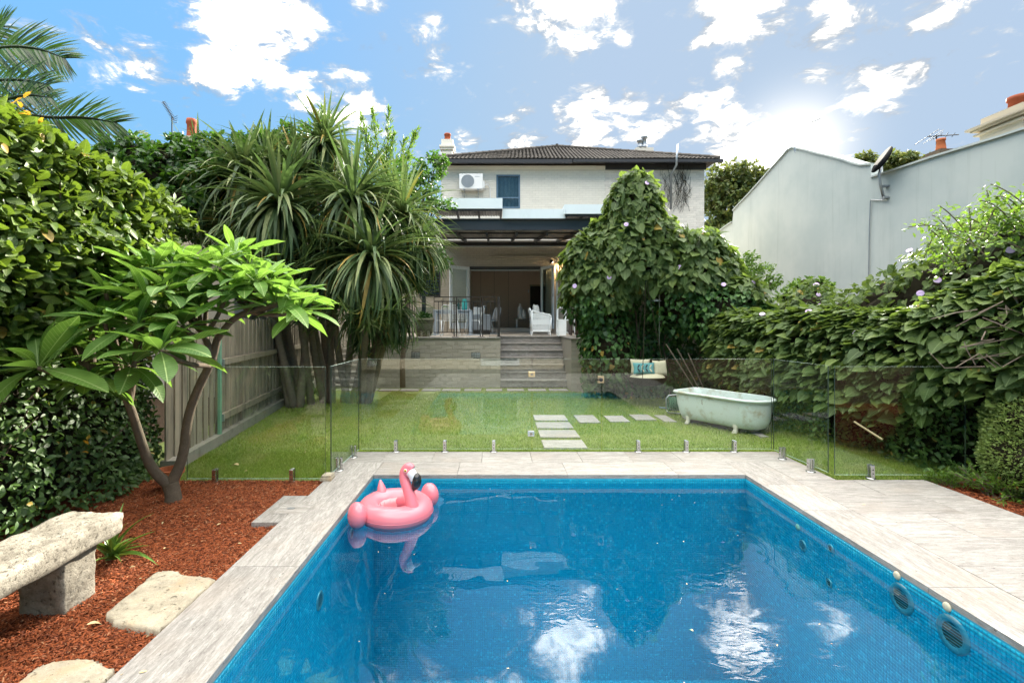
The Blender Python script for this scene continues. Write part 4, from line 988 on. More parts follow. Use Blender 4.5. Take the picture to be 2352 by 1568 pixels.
for a, b in zip(pts, pts[1:]):
    if abs(a[0]-b[0]) < .15: continue
    MB().bar((NXW+.17, a[0], a[1]+.02), (NXW+.17, b[0], b[1]+.02), .46, .05, up=(0,0,1)).build('parapet_coping', 'render_wall', nh)
y0_, z0_ = nw(2003, 404); rr_ = MB(); 
rr_.add([(NXW+.4, y0_-3.5, z0_-.6), (NXW+.4, y0_+.6, z0_-.1), (NXW+4, y0_+.6, z0_+1.3), (NXW+4, y0_-3.5, z0_+1.3)], [(0,1,2,3)]).build('roof', 'roof_tile', nh)
mb = MB(); 
for i in range(13):
    a = math.pi*i/12; mb.v.append((NXW-.03, nw(1662,603)[0]+.42*math.cos(a), nw(1662,603)[1]-.2+.62*math.sin(a)))
mb2 = MB().tube(mb.v, .035, 6); mb2.build('arch_moulding', 'render_wall', nh)
def on_wall(px, py, off=.1): y, z = nw(px, py); return (NXW-off, y, z)
# big chimney at the right edge
yb, zb = nw(2330, 300); c = Vector((NXW+.9, 11.0, 0)); s_ = F/11.0
cx_ = NXW+.75; cy_ = 11*1100/ (NXW+.75)/ (1100/(2345-1140)) * 0 + (NXW+.75)*F/(2345-CX); sc2 = F/cy_
zc = lambda py: CZ+(CY-py)/sc2
bc = MB().box(cx_-.42, cx_+.5, cy_-.42, cy_+.5, 5.5, zc(283)).box(cx_-.50, cx_+.58, cy_-.5, cy_+.58, zc(293), zc(289)).box(cx_-.55, cx_+.6, cy_-.55, cy_+.6, zc(282.9), zc(279)).box(cx_-.62, cx_+.66, cy_-.62, cy_+.66, zc(278.9), zc(274)).box(cx_-.40, cx_+.5, cy_-.4, cy_+.5, zc(273.9), zc(253))
bc = bc.build('chimney', 'neighbour_wall', nh, label='broad pale moulded chimney with red pots at the right edge')
for dx in (-.1, .35): MB().lathe([(.18,0),(.17,.18),(.2,.2),(.2,.28),(.15,.28)], (cx_+dx, cy_-.05, zc(253)+.001), 14).build('chimney_pot', 'chimney_pot', bc, smooth=True)
# small dark chimney behind the parapet
Yc = 16.0; x, _, z = W(2161, 362, Yc)
sc_m = MB().box(x-.25, x+.25, Yc-.25, Yc+.25, z-.8, z).box(x-.38, x+.38, Yc-.38, Yc+.38, z+.001, z+.1).box(x-.28, x+.28, Yc-.28, Yc+.28, z+.101, z+.2)
sc_m = sc_m.build('chimney', 'bark', nh, label='small dark stone chimney with a tan pot behind the parapet')
MB().lathe([(.15,0),(.14,.1),(.11,.35),(.13,.36),(.13,.42),(.1,.42)], (x, Yc, z+.2), 14).build('chimney_pot', 'terracotta', sc_m, smooth=True)
# aerials
def aerial(base, top, boom, els, label, m='black_plastic', r=.02):
    t = empty('aerial', base, label, 'aerial')
    MB().tube([base, top], r, 6).build('mast', m, t)
    MB().tube(boom, r*.8, 6).build('boom', m, t)
    for a, b in els: MB().tube([a, b], r*.45, 5).build('element', m, t)
Ya = 16.2; wp = lambda px, py, Y=Ya: Vector(W(px, py, Y))
aerial(W(2151,372,Ya), W(2151,311,Ya), [wp(2131,314), wp(2202,309.5)], [(wp(2101,333), wp(2157,297)), (wp(2120,331), wp(2167,298)), (wp(2135,324), wp(2166,304)), (wp(2143,320), wp(2164,309)), (wp(2170,318), wp(2178,304)), (wp(2186,315), wp(2194,305))], 'spindly television aerial above the small dark chimney on the right')
Ya2 = 16.5; wp2 = lambda px, py: Vector(W(px, py, Ya2))
aerial(W(1826,350,Ya2), W(1826,298,Ya2), [wp2(1828,297), wp2(1884,272)], [(wp2(1840,289), wp2(1848,291)), (wp2(1850,284), wp2(1858,286)), (wp2(1860,279), wp2(1868,282))], 'thin aerial with slanting boom on top of the gable peak', m='galv', r=.018)
Yb_ = 12.0; wp3 = lambda px, py: Vector(W(px, py, Yb_))
els = [(wp3(374+ (398-374)*t-4, 232+(272-232)*t+3), wp3(374+(398-374)*t+5, 232+(272-232)*t-1)) for t in np.linspace(.05, .95, 13)]+[(wp3(395,272+i*4), wp3(408,266+i*5)) for i in range(4)]
aerial(W(395,315,Yb_), W(395,268,Yb_), [wp3(374,233), wp3(400,276)], els, 'comb shaped television aerial above the dark tree at upper left', r=.014)
# satellite dish with conduit on the wall
y, z = nw(2043, 385)
dd = empty('satellite_dish', (NXW-.15, y, z), 'black satellite dish on a bent pole fixed to the pale side wall', 'satellite dish')
M = Matrix.Translation(Vector(on_wall(2050, 370, .2))) @ Vector((-.8,.2,.45)).to_track_quat('Z','Y').to_matrix().to_4x4()
MB().lathe([(.38,.10),(.36,.085),(.25,.04),(.1,.01),(.01,0),(.01,-.012),(.1,-.004),(.25,.028),(.37,.075)], n=24, M=M).build('dish', 'matte_black', dd, smooth=True)
MB().tube([on_wall(2041,378,.2), on_wall(2040,400,.25), on_wall(2038,425,.2), on_wall(2039,452,.12)], .035, 8).build('pole', 'galv', dd, smooth=True)
for py in (428, 454): MB().bar(on_wall(2039,py,.15), on_wall(2039,py,.0), .12, .05).build('bracket', 'galv', dd)
MB().tube([on_wall(2039,455,.05), on_wall(2030,460,.04), on_wall(2004,459,.04), on_wall(2002,466,.04), on_wall(2000,520,.04), on_wall(1998,640,.04)], .016, 6).build('cable', 'galv', dd)

# left neighbour
ln = empty('neighbouring_house', (-8.5, 13, 0), 'pale beige neighbouring house half hidden behind the trees at upper left', 'house')
MB().box(-12, -5.9, 11.5, 20, -.1, 4.9).build('wall', 'neighbour_wall', ln)
MB().add([(-12.2,11.3,4.85),(-5.7,11.3,4.85),(-5.7,20,4.85),(-12.2,20,4.85),(-9,11.3,5.3),(-9,20,5.3)], [(0,1,4),(1,2,5,4),(2,3,5),(3,0,4,5)]).build('roof', 'galv', ln)
x, y, z = W(440, 345, 12.0); chimney(ln, (x, 12.0, z-1.6), .45, 1.45, 'neighbour_wall', (0,), cap=True, pot_h=.50, pr=.11)
lw2 = MB().box(-5.2, -5.0, 9.5, 18, -.14, 2.9).build('wall', 'mortar', None); tag(lw2, 'beige painted brick boundary wall behind the cordyline trunks at the left passage', 'wall')
rw_ = MB(); 
for r_ in range(33):
    z = -.1+r_*.09; y = 9.5-(.12 if r_ % 2 else 0)
    while y < 18: rw_.add([(-5.0,y,z),(-5.0,y+.232,z),(-5.0,y+.232,z+.082),(-5.0,y,z+.082),(-4.992,y+.003,z+.003),(-4.992,y+.229,z+.003),(-4.992,y+.229,z+.079),(-4.992,y+.003,z+.079)], [(4,5,6,7),(0,1,5,4),(1,2,6,5),(2,3,7,6),(3,0,4,7)]); y += .24
rw_.build('brick_courses', 'neighbour_wall', lw2, kind='stuff')
# wall at the back of the pool garden (seen mirrored in the glass)
bw_ = empty('garden_building', (1, -5, 0), 'low beige rendered building behind the near end of the pool', 'building')
MB().box(-4.5, 2.6, -6.2, -6.0, -.14, 2.9).build('wall', 'neighbour_wall', bw_); MB().box(-4.7, 2.8, -9, -5.7, 2.901, 3.05).build('roof', 'galv', bw_)
MB().box(-.6, .9, -5.98, -5.95, 0, 2.2).build('door', 'white_paint', bw_); MB().box(-.5, .8, -5.945, -5.94, .2, 2.1).build('pane', 'window_dark', bw_)
MB().box(-3.6, -1.8, -5.98, -5.94, 1.0, 2.1).build('window', 'window_dark', bw_)

# ================================================================ TIMBER FENCE
tf = empty('timber_fence', (-4.2, 8, 0), 'weathered grey paling fence along the left side of the lawn', 'fence')
y = 5.55; i = 0
fa = math.atan(.157)
while y < 13.2:
    x = fence_x(y); wv_ = .1; M = Matrix.Translation((x-random.uniform(0,.012)-(.02 if i % 2 else 0), y, .06)) @ Matrix.Rotation(fa, 4, 'Z')
    hgt = 1.72+random.uniform(-.02, .02)-.03*math.sin(y)
    MB().box(-.009, .009, -.048, .05, 0, hgt, M).build('paling', 'wood_grey', tf); y += .094; i += 1
def fbar(y0, y1, z, off, w_, h_, name, m): return MB().bar((fence_x(y0)+off, y0, z), (fence_x(y1)+off, y1, z), w_, h_).build(name, m, tf)
fbar(6.85, 10.0, 1.13, .05, .05, .09, 'rail', 'wood_grey'); fbar(10.01, 13.2, 1.13, .05, .05, .09, 'rail', 'wood_grey')
fbar(6.85, 10.0, .34, .05, .05, .09, 'rail', 'wood_grey'); fbar(10.01, 13.2, .34, .05, .05, .09, 'rail', 'wood_grey')
for y0, y1 in ((5.5,7.6),(7.61,10.0),(10.01,13.2)): fbar(y0, y1, .03, .02, .16, .17, 'kerb', 'concrete')
x = fence_x(6.82)+.06; MB().box(x-.02, x+.02, 6.8, 6.84, -.05, 1.62).build('post', 'green_post', tf)
for z in (.34, 1.13): MB().box(x-.03, x+.05, 6.845, 6.86, z-.05, z+.05).build('bracket', 'galv', tf)

# ================================================================ GLASS FENCE
gf = empty('glass_fence', (0, 6.33, 0), 'frameless glass pool fence with steel spigots between the pool and the lawn', 'fence')
GZ0, GZ1 = .035, 1.222
def pane(a, b, z0=GZ0, z1=GZ1, parent=gf, name='glass_pane', dz=0):
    a = Vector((a[0], a[1], 0)); b = Vector((b[0], b[1], 0)); d = (b-a); L = d.length; d.normalize(); n_ = Vector((-d.y, d.x, 0)); t = .006
    M = Matrix((d, n_, Vector((0,0,1)))).transposed().to_4x4(); M.translation = a
    mb = MB().box(0, L, -t, t, z0, z1, M); o = mb.build(name, 'pool_glass', parent)
    o.data.materials.append(MATS['glass_edge']); o.data.materials.append(MATS['glass_edge_dark'])
    for i, f in enumerate(o.data.polygons):
        if i in (0, 1): f.material_index = 1
        if i in (3, 5): f.material_index = 2
    return o
gy = 6.33; gx = lambda px, Y=gy: W(px, 0, Y)[0]
pane((gx(829), gy), (gx(1220.5), gy)); pane((gx(1383.5), gy), (gx(1772), gy))
gate = empty('glass_gate', ((gx(1222)+gx(1382))/2, gy, 0), 'frameless glass pool gate with two hinges and a latch in the middle of the fence', 'gate')
pane((gx(1223), gy), (gx(1380.5), gy), parent=gate)
pane((-1.83, 5.30), (gx(827)-.01, 6.31)); pane((gx(1774)+.005, 6.31), (3.70, 5.34))
pane((W(430,0,5.24)[0], 5.24), (-1.87, 5.24), z0=.0, z1=1.222); pane((3.715, 5.26), (5.15, 5.26))
def spigot(x, y, z=0, ax=0, h=.15, thin=True):
    M = Matrix.Translation((x, y, z)) @ Matrix.Rotation(ax, 4, 'Z')
    o = MB().box(-.022, .022, -.034, -.010, .006, h, M).box(-.022, .022, .010, .034, .006, h, M).box(-.022, .022, -.0098, .0098, .006, .03, M).build('spigot', 'steel', gf, bevel=.004)
    MB().lathe([(.05,.0005),(.05,.007),(.03,.010),(.025,.010)], n=20, M=M).build('base_disc', 'steel', o, smooth=True)
    for zz in (.06, .10): MB().lathe([(.006,0),(.006,.003)], n=8, M=M @ Matrix.Translation((0,-.034,zz*h/.15)) @ Matrix.Rotation(R(90), 4, 'X')).build('screw', 'black_plastic', o)
for px in (910, 1022, 1134, 1465, 1575, 1685): spigot(gx(px), gy-.012)
for (px, py) in ((812,1049),(779,1079)): x, y, z = G(px, py+1); spigot(x, y, 0, R(88))
for (px, py) in ((1797,1053),(1862,1082)): x, y, z = G(px, py+1); spigot(x, y, 0, R(-86))
x, y, z = G(2010, 1102); spigot(x, 5.25, 0); x = W(2216,0,5.3)[0]; spigot(x, 5.27, -.02)
for px in (494, 671): spigot(W(px,0,5.22)[0], 5.225, -.05, 0, h=.16)
MB().box(-1.90, -1.78, 5.15, 5.28, .001, .028).box(-1.89, -1.79, 5.17, 5.30, .029, .05).build('glass_support_block', 'flag_stone', gf)
for px, py, m_ in ((1221,859,'gold_steel'),(1219.5,995,'steel')):
    x, y, z = W(px, py, gy); o = MB().box(x-.045, x+.045, y-.028, y-.007, z-.035, z+.035).box(x-.045, x+.045, y+.007, y+.025, z-.035, z+.035).build('hinge', m_, gate, bevel=.004)
    MB().box(x-.015, x+.02, y-.034, y-.0285, z-.014, z+.014).build('hinge_plate', 'bench_stone', o)
x, y, z = W(1379, 871, gy); o = MB().box(x-.04, x+.045, y-.022, y-.008, z-.045, z+.045).box(x-.03, x+.04, y+.008, y+.02, z-.04, z+.04).build('latch', 'gold_steel', gate, bevel=.003)
MB().lathe([(.022,0),(.026,.02),(.02,.035),(.004,.04)], n=14, M=Matrix.Translation((x, y-.0225, z)) @ Matrix.Rotation(R(90), 4, 'X')).build('latch_knob', 'black_plastic', o, smooth=True)
MB().box(x-.06, x-.03, y-.035, y-.024, z-.008, z+.008).build('latch_lever', 'black_plastic', o)
# clear pane with spigots on the terrace edge
tg = empty('terrace_glass_screen', (W(976,0,12.8)[0], 12.75, 1.3), 'small clear glass screen with two short spigots at the terrace edge by the pot plant', 'screen')
MB().box(W(955,0,12.75)[0], W(995,0,12.75)[0], 12.744, 12.756, 1.34, 2.1).build('pane', 'thin_glass', tg)
for px in (968, 984): x = W(px,0,12.73)[0]; MB().box(x-.03, x+.03, 12.70, 12.738, 1.302, 1.47).box(x-.03, x+.03, 12.762, 12.8, 1.302, 1.47).build('spigot', 'steel', tg)
tg2 = MB(); x = W(1338,0,12.1)[0]; tag(MB().box(x-.03, x+.03, 12.0, 12.05, 1.303, 1.45).build('spigot', 'steel', bevel=.004), 'short steel glass clamp on the terrace edging beside the vine', 'clamp')

# ================================================================ FLAMINGO FLOAT
fl = empty('flamingo_float', (-.96, 4.54, WZ), 'pink inflatable flamingo ring floating in the far left corner of the pool', 'pool float')
fc_ = Vector((-.955, 4.54, -.055)); fd = Vector((.66, -.75, 0)).normalized(); fs = Vector((.75, .66, 0)).normalized()
FM = Matrix((fs, fd, Vector((0,0,1)))).transposed().to_4x4(); FM.translation = fc_     # x lateral, y forward
mb = MB(); NU, NV = 56, 22; Rm_, rm_ = .238, .105
for i in range(NU):
    a = 2*math.pi*i/NU
    for j in range(NV):
        b = 2*math.pi*j/NV
        rr = rm_*(1+.012*math.sin(a*26)*max(0, -math.sin(b)+.3))
        rad = (Rm_+rr*math.cos(b)); mb.v.append(FM @ Vector((rad*math.cos(a), rad*math.sin(a)*1.10, rr*math.sin(b)*.98)))
mb.f = [(i*NV+j, ((i+1) % NU)*NV+j, ((i+1) % NU)*NV+(j+1) % NV, i*NV+(j+1) % NV) for i in range(NU) for j in range(NV)]
ring = mb.build('ring', 'vinyl_pink', fl, smooth=True)
mb = MB()
for i in range(NU+1): a = 2*math.pi*i/NU; mb.v.append(FM @ Vector(((Rm_+rm_+.0005)*math.cos(a), (Rm_+rm_+.0005)*math.sin(a)*1.10, -.006)))
MB().tube(mb.v, .0022, 5).build('seam', 'vinyl_pink', ring)
mb = MB()      # seat with leg holes
mb.ell((0,0,-.06), (.15,.16,.02), 20, 6, None); mb.v = [FM @ Vector(v) for v in mb.v]; mb.build('seat', 'vinyl_pink', fl, smooth=True)
mb = MB(); n_ = 16
for j, (zz, rr) in enumerate(((-.06,.145),(.0,.15),(.045,.155),(.05,.15),(.0,.14),(-.06,.135))):
    for i in range(n_+1): a = math.pi*(.95+.75*i/n_); wob = .006*math.sin(i*2.1); mb.v.append(FM @ Vector(((rr+wob)*math.cos(a), (rr+wob)*math.sin(a)*1.0, zz)))
mb.f = [(j*(n_+1)+i, j*(n_+1)+i+1, (j+1)*(n_+1)+i+1, (j+1)*(n_+1)+i) for j in range(5) for i in range(n_)]
mb.build('seat_back', 'vinyl_pale', fl, smooth=True)
for sgn in (-1, 1):     # wings: rounded bags with puckered outer seam
    wm = MB(); n1_, n2_ = 22, 28; c = Vector((.385*sgn, -.0, .035))
    for i in range(n1_+1):
        u = -math.pi/2+math.pi*i/n1_
        for j in range(n2_):
            v_ = 2*math.pi*j/n2_; x = math.cos(u)*math.cos(v_); y = math.cos(u)*math.sin(v_); z = math.sin(u)
            puck = .05*math.sin(z*26)*max(0, x*sgn)**4
            wm.v.append(FM @ (c+Vector((x*(.080+.0*sgn)*(1+puck), y*.105, z*.118*(1-.06*y)))))
    wm.f = [(i*n2_+j, i*n2_+(j+1) % n2_, (i+1)*n2_+(j+1) % n2_, (i+1)*n2_+j) for i in range(n1_) for j in range(n2_)]
    wo_ = wm.build('wing', 'vinyl_pink', fl, smooth=True)
    sm = MB(); pts_ = [FM @ (c+Vector((sgn*.0815*math.cos(t), 0.02*math.cos(t), .119*math.sin(t)))) for t in np.linspace(-1.5, 1.6, 14)]
    sm.tube(pts_, .0018, 5); 
    sm.build('seam', 'vinyl_pink', wo_)
tl = MB(); tl.tube([FM @ Vector(p) for p in ((0,-.25,.02),(0,-.265,.08),(0,-.285,.135),(0,-.30,.185),(0,-.303,.20))], [.062,.052,.036,.014,.003], 14); tl.build('tail', 'vinyl_pink', fl, smooth=True)
# neck: leans back towards the middle, head turned to the viewer's right
def fp(px, py, y): return Vector(W(px, py, y))
neck = [fp(950,1180,4.36), fp(947,1160,4.37), fp(942,1138,4.39), fp(935,1118,4.41), fp(928,1100,4.43), fp(927,1085,4.44), fp(933,1074,4.44), fp(941,1071,4.43), fp(948,1076,4.42)]
def smooth_poly(P_, R_, k=3):
    for _ in range(k):
        Q, S_ = [P_[0]], [R_[0]]
        for i in range(len(P_)-1): Q += [P_[i].lerp(P_[i+1], .25), P_[i].lerp(P_[i+1], .75)]; S_ += [R_[i]*.75+R_[i+1]*.25, R_[i]*.25+R_[i+1]*.75]
        P_, R_ = Q+[P_[-1]], S_+[R_[-1]]
    return P_, R_
np_, nr_ = smooth_poly(neck, [.062,.058,.052,.047,.043,.040,.040,.040,.030])
MB().tube(np_, nr_, 18).build('neck', 'vinyl_pink', fl, smooth=True)
hd = empty('head', (0,0,0), None, None); col.objects.unlink(hd); bpy.data.objects.remove(hd)
hc = fp(937, 1082, 4.43)
hm = MB().ell(tuple(hc), (.052,.046,.058), 20, 14, Matrix.Rotation(R(12), 3, 'Y')); head = hm.build('head', 'vinyl_pink', fl, smooth=True)
np2, nr2 = smooth_poly([fp(942,1082,4.41), fp(948,1090,4.40), fp(951,1102,4.40)], [.044,.042,.034], 2)
MB().tube(np2, nr2, 16).build('bill_base', 'vinyl_white', head, smooth=True)
np3, nr3 = smooth_poly([fp(955,1087,4.392), fp(957,1095,4.388), fp(957.5,1106,4.388), fp(954,1117,4.39), fp(947.5,1127,4.392)], [.020,.042,.045,.037,.006], 2)
MB().tube(np3, nr3, 16).build('beak', 'vinyl_black', head, smooth=True)
ec = fp(931, 1080.5, 4.385)
for rr, dy, m_ in ((.0155,0,'vinyl_white'),(.012,-.0025,'eye_yellow'),(.007,-.005,'vinyl_black')): MB().ell((ec.x, ec.y+dy, ec.z), (rr, .006, rr*1.15), 14, 8).build('eye', m_, head, smooth=True)

# ================================================================ STONE BENCH, FLAGSTONES, POT, ALOE
def rough_block(x0, x1, y0, y1, z0, z1, amp=.02, sub=5, seed=0, taper=0, bev=.03):
    import bmesh
    bm = bmesh.new(); bmesh.ops.create_cube(bm, size=1)
    for v in bm.verts: v.co = Vector((x0+(v.co.x+.5)*(x1-x0), y0+(v.co.y+.5)*(y1-y0), z0+(v.co.z+.5)*(z1-z0)))
    bmesh.ops.bevel(bm, geom=bm.edges[:], offset=bev, segments=2, affect='EDGES', profile=.6)
    bmesh.ops.subdivide_edges(bm, edges=[e for e in bm.edges if e.calc_length() > .06], cuts=sub, use_grid_fill=True)
    bmesh.ops.subdivide_edges(bm, edges=[e for e in bm.edges if e.calc_length() > .05], cuts=2, use_grid_fill=True)
    bmesh.ops.triangulate(bm, faces=bm.faces[:]); bm.normal_update()
    P_ = np.array([v.co for v in bm.verts]); a = noise3(P_, 7, seed)*.6+noise3(P_, 21, seed+1)*.35+noise3(P_, 60, seed+2)*.18
    for v, q in zip(bm.verts, a): v.co += v.normal*float(q)*amp
    mb = MB(); mb.v = [tuple(v.co) for v in bm.verts]; mb.f = [tuple(v.index for v in f.verts) for f in bm.faces]; bm.free(); return mb
bn = empty('stone_bench', (-2.65, 2.7, -.04), 'rough hewn pale stone bench on block legs at the lower left corner', 'bench')
rough_block(-2.90, -2.50, 1.75, 3.24, .30, .445, .017, 4, 3, bev=.04).build('seat', 'bench_stone', bn, smooth=True)
rough_block(-2.86, -2.585, 2.86, 3.10, -.06, .30, .014, 3, 5, bev=.02).build('leg', 'bench_stone', bn, smooth=True)
rough_block(-2.86, -2.60, 2.08, 2.36, -.06, .30, .014, 3, 9, bev=.02).build('leg', 'bench_stone', bn, smooth=True)
def flag(poly, label, seed, th=.055):
    P_ = [G(px, py, 0.0)[:2] for px, py in poly]
    Q = []
    for i, a in enumerate(P_):
        b = P_[(i+1) % len(P_)]; k = 7
        for j in range(k):
            t = j/k; q = rng.normal(0, .006) if j else 0; Q.append((a[0]+(b[0]-a[0])*t+q, a[1]+(b[1]-a[1])*t+rng.normal(0, .006)))
    cx_ = sum(p[0] for p in Q)/len(Q); cy_ = sum(p[1] for p in Q)/len(Q); mb = MB(); n = len(Q); rings = [(1,-.06),(1.005,-.022),(.985,-.008),(.95,-.003),(.86,0),(.7,.0),(.5,.001),(.3,0),(.1,.0)]
    A = np.array(Q); Sm = A.copy()
    for _ in range(14): Sm = (np.roll(Sm, 1, 0)+Sm*2+np.roll(Sm, -1, 0))/4
    for f_, z in rings:
        B = A if f_ > .98 else Sm*(1 if f_ > .9 else 1)
        for x, y in B: mb.v.append((cx_+(x-cx_)*f_, cy_+(y-cy_)*f_, z+.004))
    mb.f = [(r_*n+i, r_*n+(i+1) % n, (r_+1)*n+(i+1) % n, (r_+1)*n+i) for r_ in range(len(rings)-1) for i in range(n)]+[tuple((len(rings)-1)*n+i for i in range(n))]
    tag(mb.build('flagstone', 'flag_stone', smooth=True), label, 'flagstone', 'flagstones set in the mulch')
flag([(244,1404),(311,1351),(360,1311),(385,1308),(410,1310),(417,1319),(455,1322),(498,1327),(425,1392),(366,1444),(320,1437),(262,1427)], 'large weathered flagstone in the mulch beside the pool edge paving', 1)
flag([(37,1568),(86,1529),(124,1516),(170,1513),(214,1512),(229,1524),(262,1535),(240,1560),(205,1610),(60,1640),(0,1600)], 'flagstone cut off by the bottom edge of the photo', 2)
x, y, z = G(402, 1103, -.04)
pot = empty('terracotta_pot', (-3.42, 5.02, -.05), 'terracotta pot standing behind the forked tree trunk', 'pot')
MB().lathe([(.07,-.05),(.075,-.045),(.088,.05),(.092,.055),(.098,.12),(.128,.122),(.134,.13),(.134,.175),(.122,.176),(.115,.12),(.08,.03),(.01,.02)], (-3.42, 5.02, 0), 24).build('pot_body', 'terracotta', pot, smooth=False)
al = empty('aloe_plant', (-2.83, 3.52, -.04), 'spiky green aloe growing in the mulch at the end of the bench', 'plant')
T_AL = [strip_leaf(1, .17, lambda t: max(.04, (1-t)**.8), 7, .9, d) for d in (.1, .3, .5)]
n = 20; az = rng.uniform(0, 6.28, n); el = rng.uniform(.55, 1.4, n)
tip = np.stack([np.cos(az)*np.cos(el), np.sin(az)*np.cos(el), np.sin(el)], 1); nor = np.stack([-np.cos(az)*np.sin(el), -np.sin(az)*np.sin(el), np.cos(el)], 1)
leaf_objs('leaf', T_AL, frames(tip, nor), rng.uniform(.22, .42, n), np.tile([-2.83, 3.52, -.03], (n, 1))+rng.normal(0, .015, (n, 3))*[1,1,0], 'aloe_leaf', al)

def loose(px, py, z, label, s=.05, m='dead_leaf', name='fallen_leaf'):
    x, y, zz = G(px, py, z); T = strip_leaf(1, .5, ov, 4, .5, .3)
    mb = MB(); a = random.uniform(0, 6.28); M = Matrix.Translation((x, y, z+.022)) @ Matrix.Rotation(a, 4, 'Z') @ Matrix.Rotation(R(random.uniform(-15, 15)), 4, 'X')
    mb.add([M @ (Vector(v)*s) for v in T.V], [tuple(f) for f in T.F]); tag(mb.build(name, m), label, 'leaf')
loose(200, 1443, -.03, 'curled tan fallen leaf on the mulch near the lower flagstone', .075)
loose(310, 1308, -.03, 'dry leaf lying on the mulch just above the large flagstone', .05)
loose(376, 1266, -.03, 'pale leaf on the mulch to the right of the aloe', .055)
loose(548, 1072, -.03, 'curled brown leaf on the grass behind the left glass panel', .11)
loose(1592, 1457, WZ-.02, 'small orange leaf floating on the pool water', .035)

n = 260; X = rng.uniform(-4.0, 5.2, n); Y = 2.2+10*rng.random(n)**1.3
dk = (X > -1.86)&(X < 4.6)&(Y < 6.3); inp = (X > PX0-.02)&(X < PX1+.02)&(Y < PY1+.02)
ok = ~inp&~(dk&(rng.random(n) < .55))&(X > fence_x(Y)+.2); X, Y, dk = X[ok], Y[ok], dk[ok]; n = len(X)
a_ = rng.uniform(0, 6.28, n)
scatter('leaf_litter', [T_OV[0], T_OV[1]], frames(np.stack([np.cos(a_), np.sin(a_), rng.normal(0,.1,n)], 1), np.stack([rng.normal(0,.3,n), rng.normal(0,.3,n), np.ones(n)], 1)), rng.uniform(.012,.034,n), np.stack([X, Y, np.where(dk, .004, np.where(Y > 5.3, -.008, -.022))], 1), 'dead_leaf', None, 'stuff')
n = 60; X = rng.uniform(PX0+.1, PX1-.1, n); Y = rng.uniform(1.8, PY1-.1, n); a_ = rng.uniform(0, 6.28, n)
scatter('floating_specks', [T_OV[0]], frames(np.stack([np.cos(a_), np.sin(a_), a_*0], 1), np.tile([0,0,1.], (n,1))), rng.uniform(.006,.016,n), np.stack([X, Y, X*0+WZ+.002], 1), 'dead_leaf', None, 'stuff')

# ================================================================ BATH TUB
BL, BWD = 1.56, .74
bt = empty('bathtub', (3.75, 7.75, -.03), 'old white enamel clawfoot bathtub on the lawn beside the dark hedge', 'bathtub')
bo = Vector((3.34, 8.56, 0)); bx = Vector((.55, -.835, 0)).normalized(); by = Vector((.835, .55, 0)).normalized()
BM_ = Matrix((bx, by, Vector((0,0,1)))).transposed().to_4x4(); BM_.translation = bo
def tub_ring(ins, z, x0i=0):
    L0, L1, hw = ins*.6+x0i, BL-ins, BWD/2-ins*.75; P_ = []
    r0 = min(.13, hw*.5); n_ = 9
    for i in range(n_): a = math.pi+ (math.pi/2)*i/(n_-1); P_.append((L0+r0+r0*math.cos(a), -hw+r0+r0*math.sin(a)))
    for t in np.linspace(.15, 1, 7): P_.append((L0+r0+(L1-hw-L0-r0)*t, -hw))
    for i in range(1, 24): a = -math.pi/2+math.pi*i/24; P_.append((L1-hw+hw*math.cos(a), hw*math.sin(a)))
    for t in np.linspace(1, .15, 7): P_.append((L0+r0+(L1-hw-L0-r0)*t, hw))
    for i in range(n_): a = math.pi/2+(math.pi/2)*i/(n_-1); P_.append((L0+r0+r0*math.cos(a), hw-r0+r0*math.sin(a)))
    return [BM_ @ Vector((x, y, z-.05)) for x, y in P_]
def loft(rs, cap0=False, cap1=False):
    mb = MB(); n = len(rs[0])
    for r_ in rs: mb.v += [tuple(p) for p in r_]
    mb.f = [(i*n+j, i*n+(j+1) % n, (i+1)*n+(j+1) % n, (i+1)*n+j) for i in range(len(rs)-1) for j in range(n)]
    if cap0: mb.f.append(tuple(range(n))[::-1])
    if cap1: mb.f.append(tuple((len(rs)-1)*n+j for j in range(n)))
    return mb
loft([tub_ring(.20,.10,.06), tub_ring(.15,.105,.05), tub_ring(.11,.14,.04), tub_ring(.08,.22,.03), tub_ring(.055,.36,.02), tub_ring(.045,.54,.0)], True).build('outer_shell', 'enamel', bt, smooth=True)
loft([tub_ring(.052,.565), tub_ring(.07,.50,.02), tub_ring(.09,.32,.03), tub_ring(.12,.20,.05), tub_ring(.17,.145,.06), tub_ring(.24,.13,.06)], False, True).build('inner_basin', 'enamel', bt, smooth=True)
loft([tub_ring(.045,.538), tub_ring(.015,.532), tub_ring(-.004,.543), tub_ring(-.004,.560), tub_ring(.010,.573), tub_ring(.035,.575), tub_ring(.053,.565)]).build('rim', 'enamel', bt, smooth=True)
for u, v_ in ((.28,-.21),(1.12,-.21),(.28,.21),(1.12,.21)):
    p = BM_ @ Vector((u, v_, 0)); s_ = 1 if v_ > 0 else -1; o_ = by*s_
    ft = MB().tube([p+Vector((0,0,.115)), p+o_*.05+Vector((0,0,.075)), p+o_*.045+Vector((0,0,.03)), p+o_*.06+Vector((0,0,.0)), p+o_*.095+Vector((0,0,-.02))], [.07,.052,.034,.040,.030], 8)
    for k in (-1, 0, 1): ft.ell(tuple(p+o_*.095+bx*k*.02+Vector((0,0,-.02))), (.020,.020,.018), 8, 6)
    ft.build('foot', 'claw_pale', bt, smooth=True)
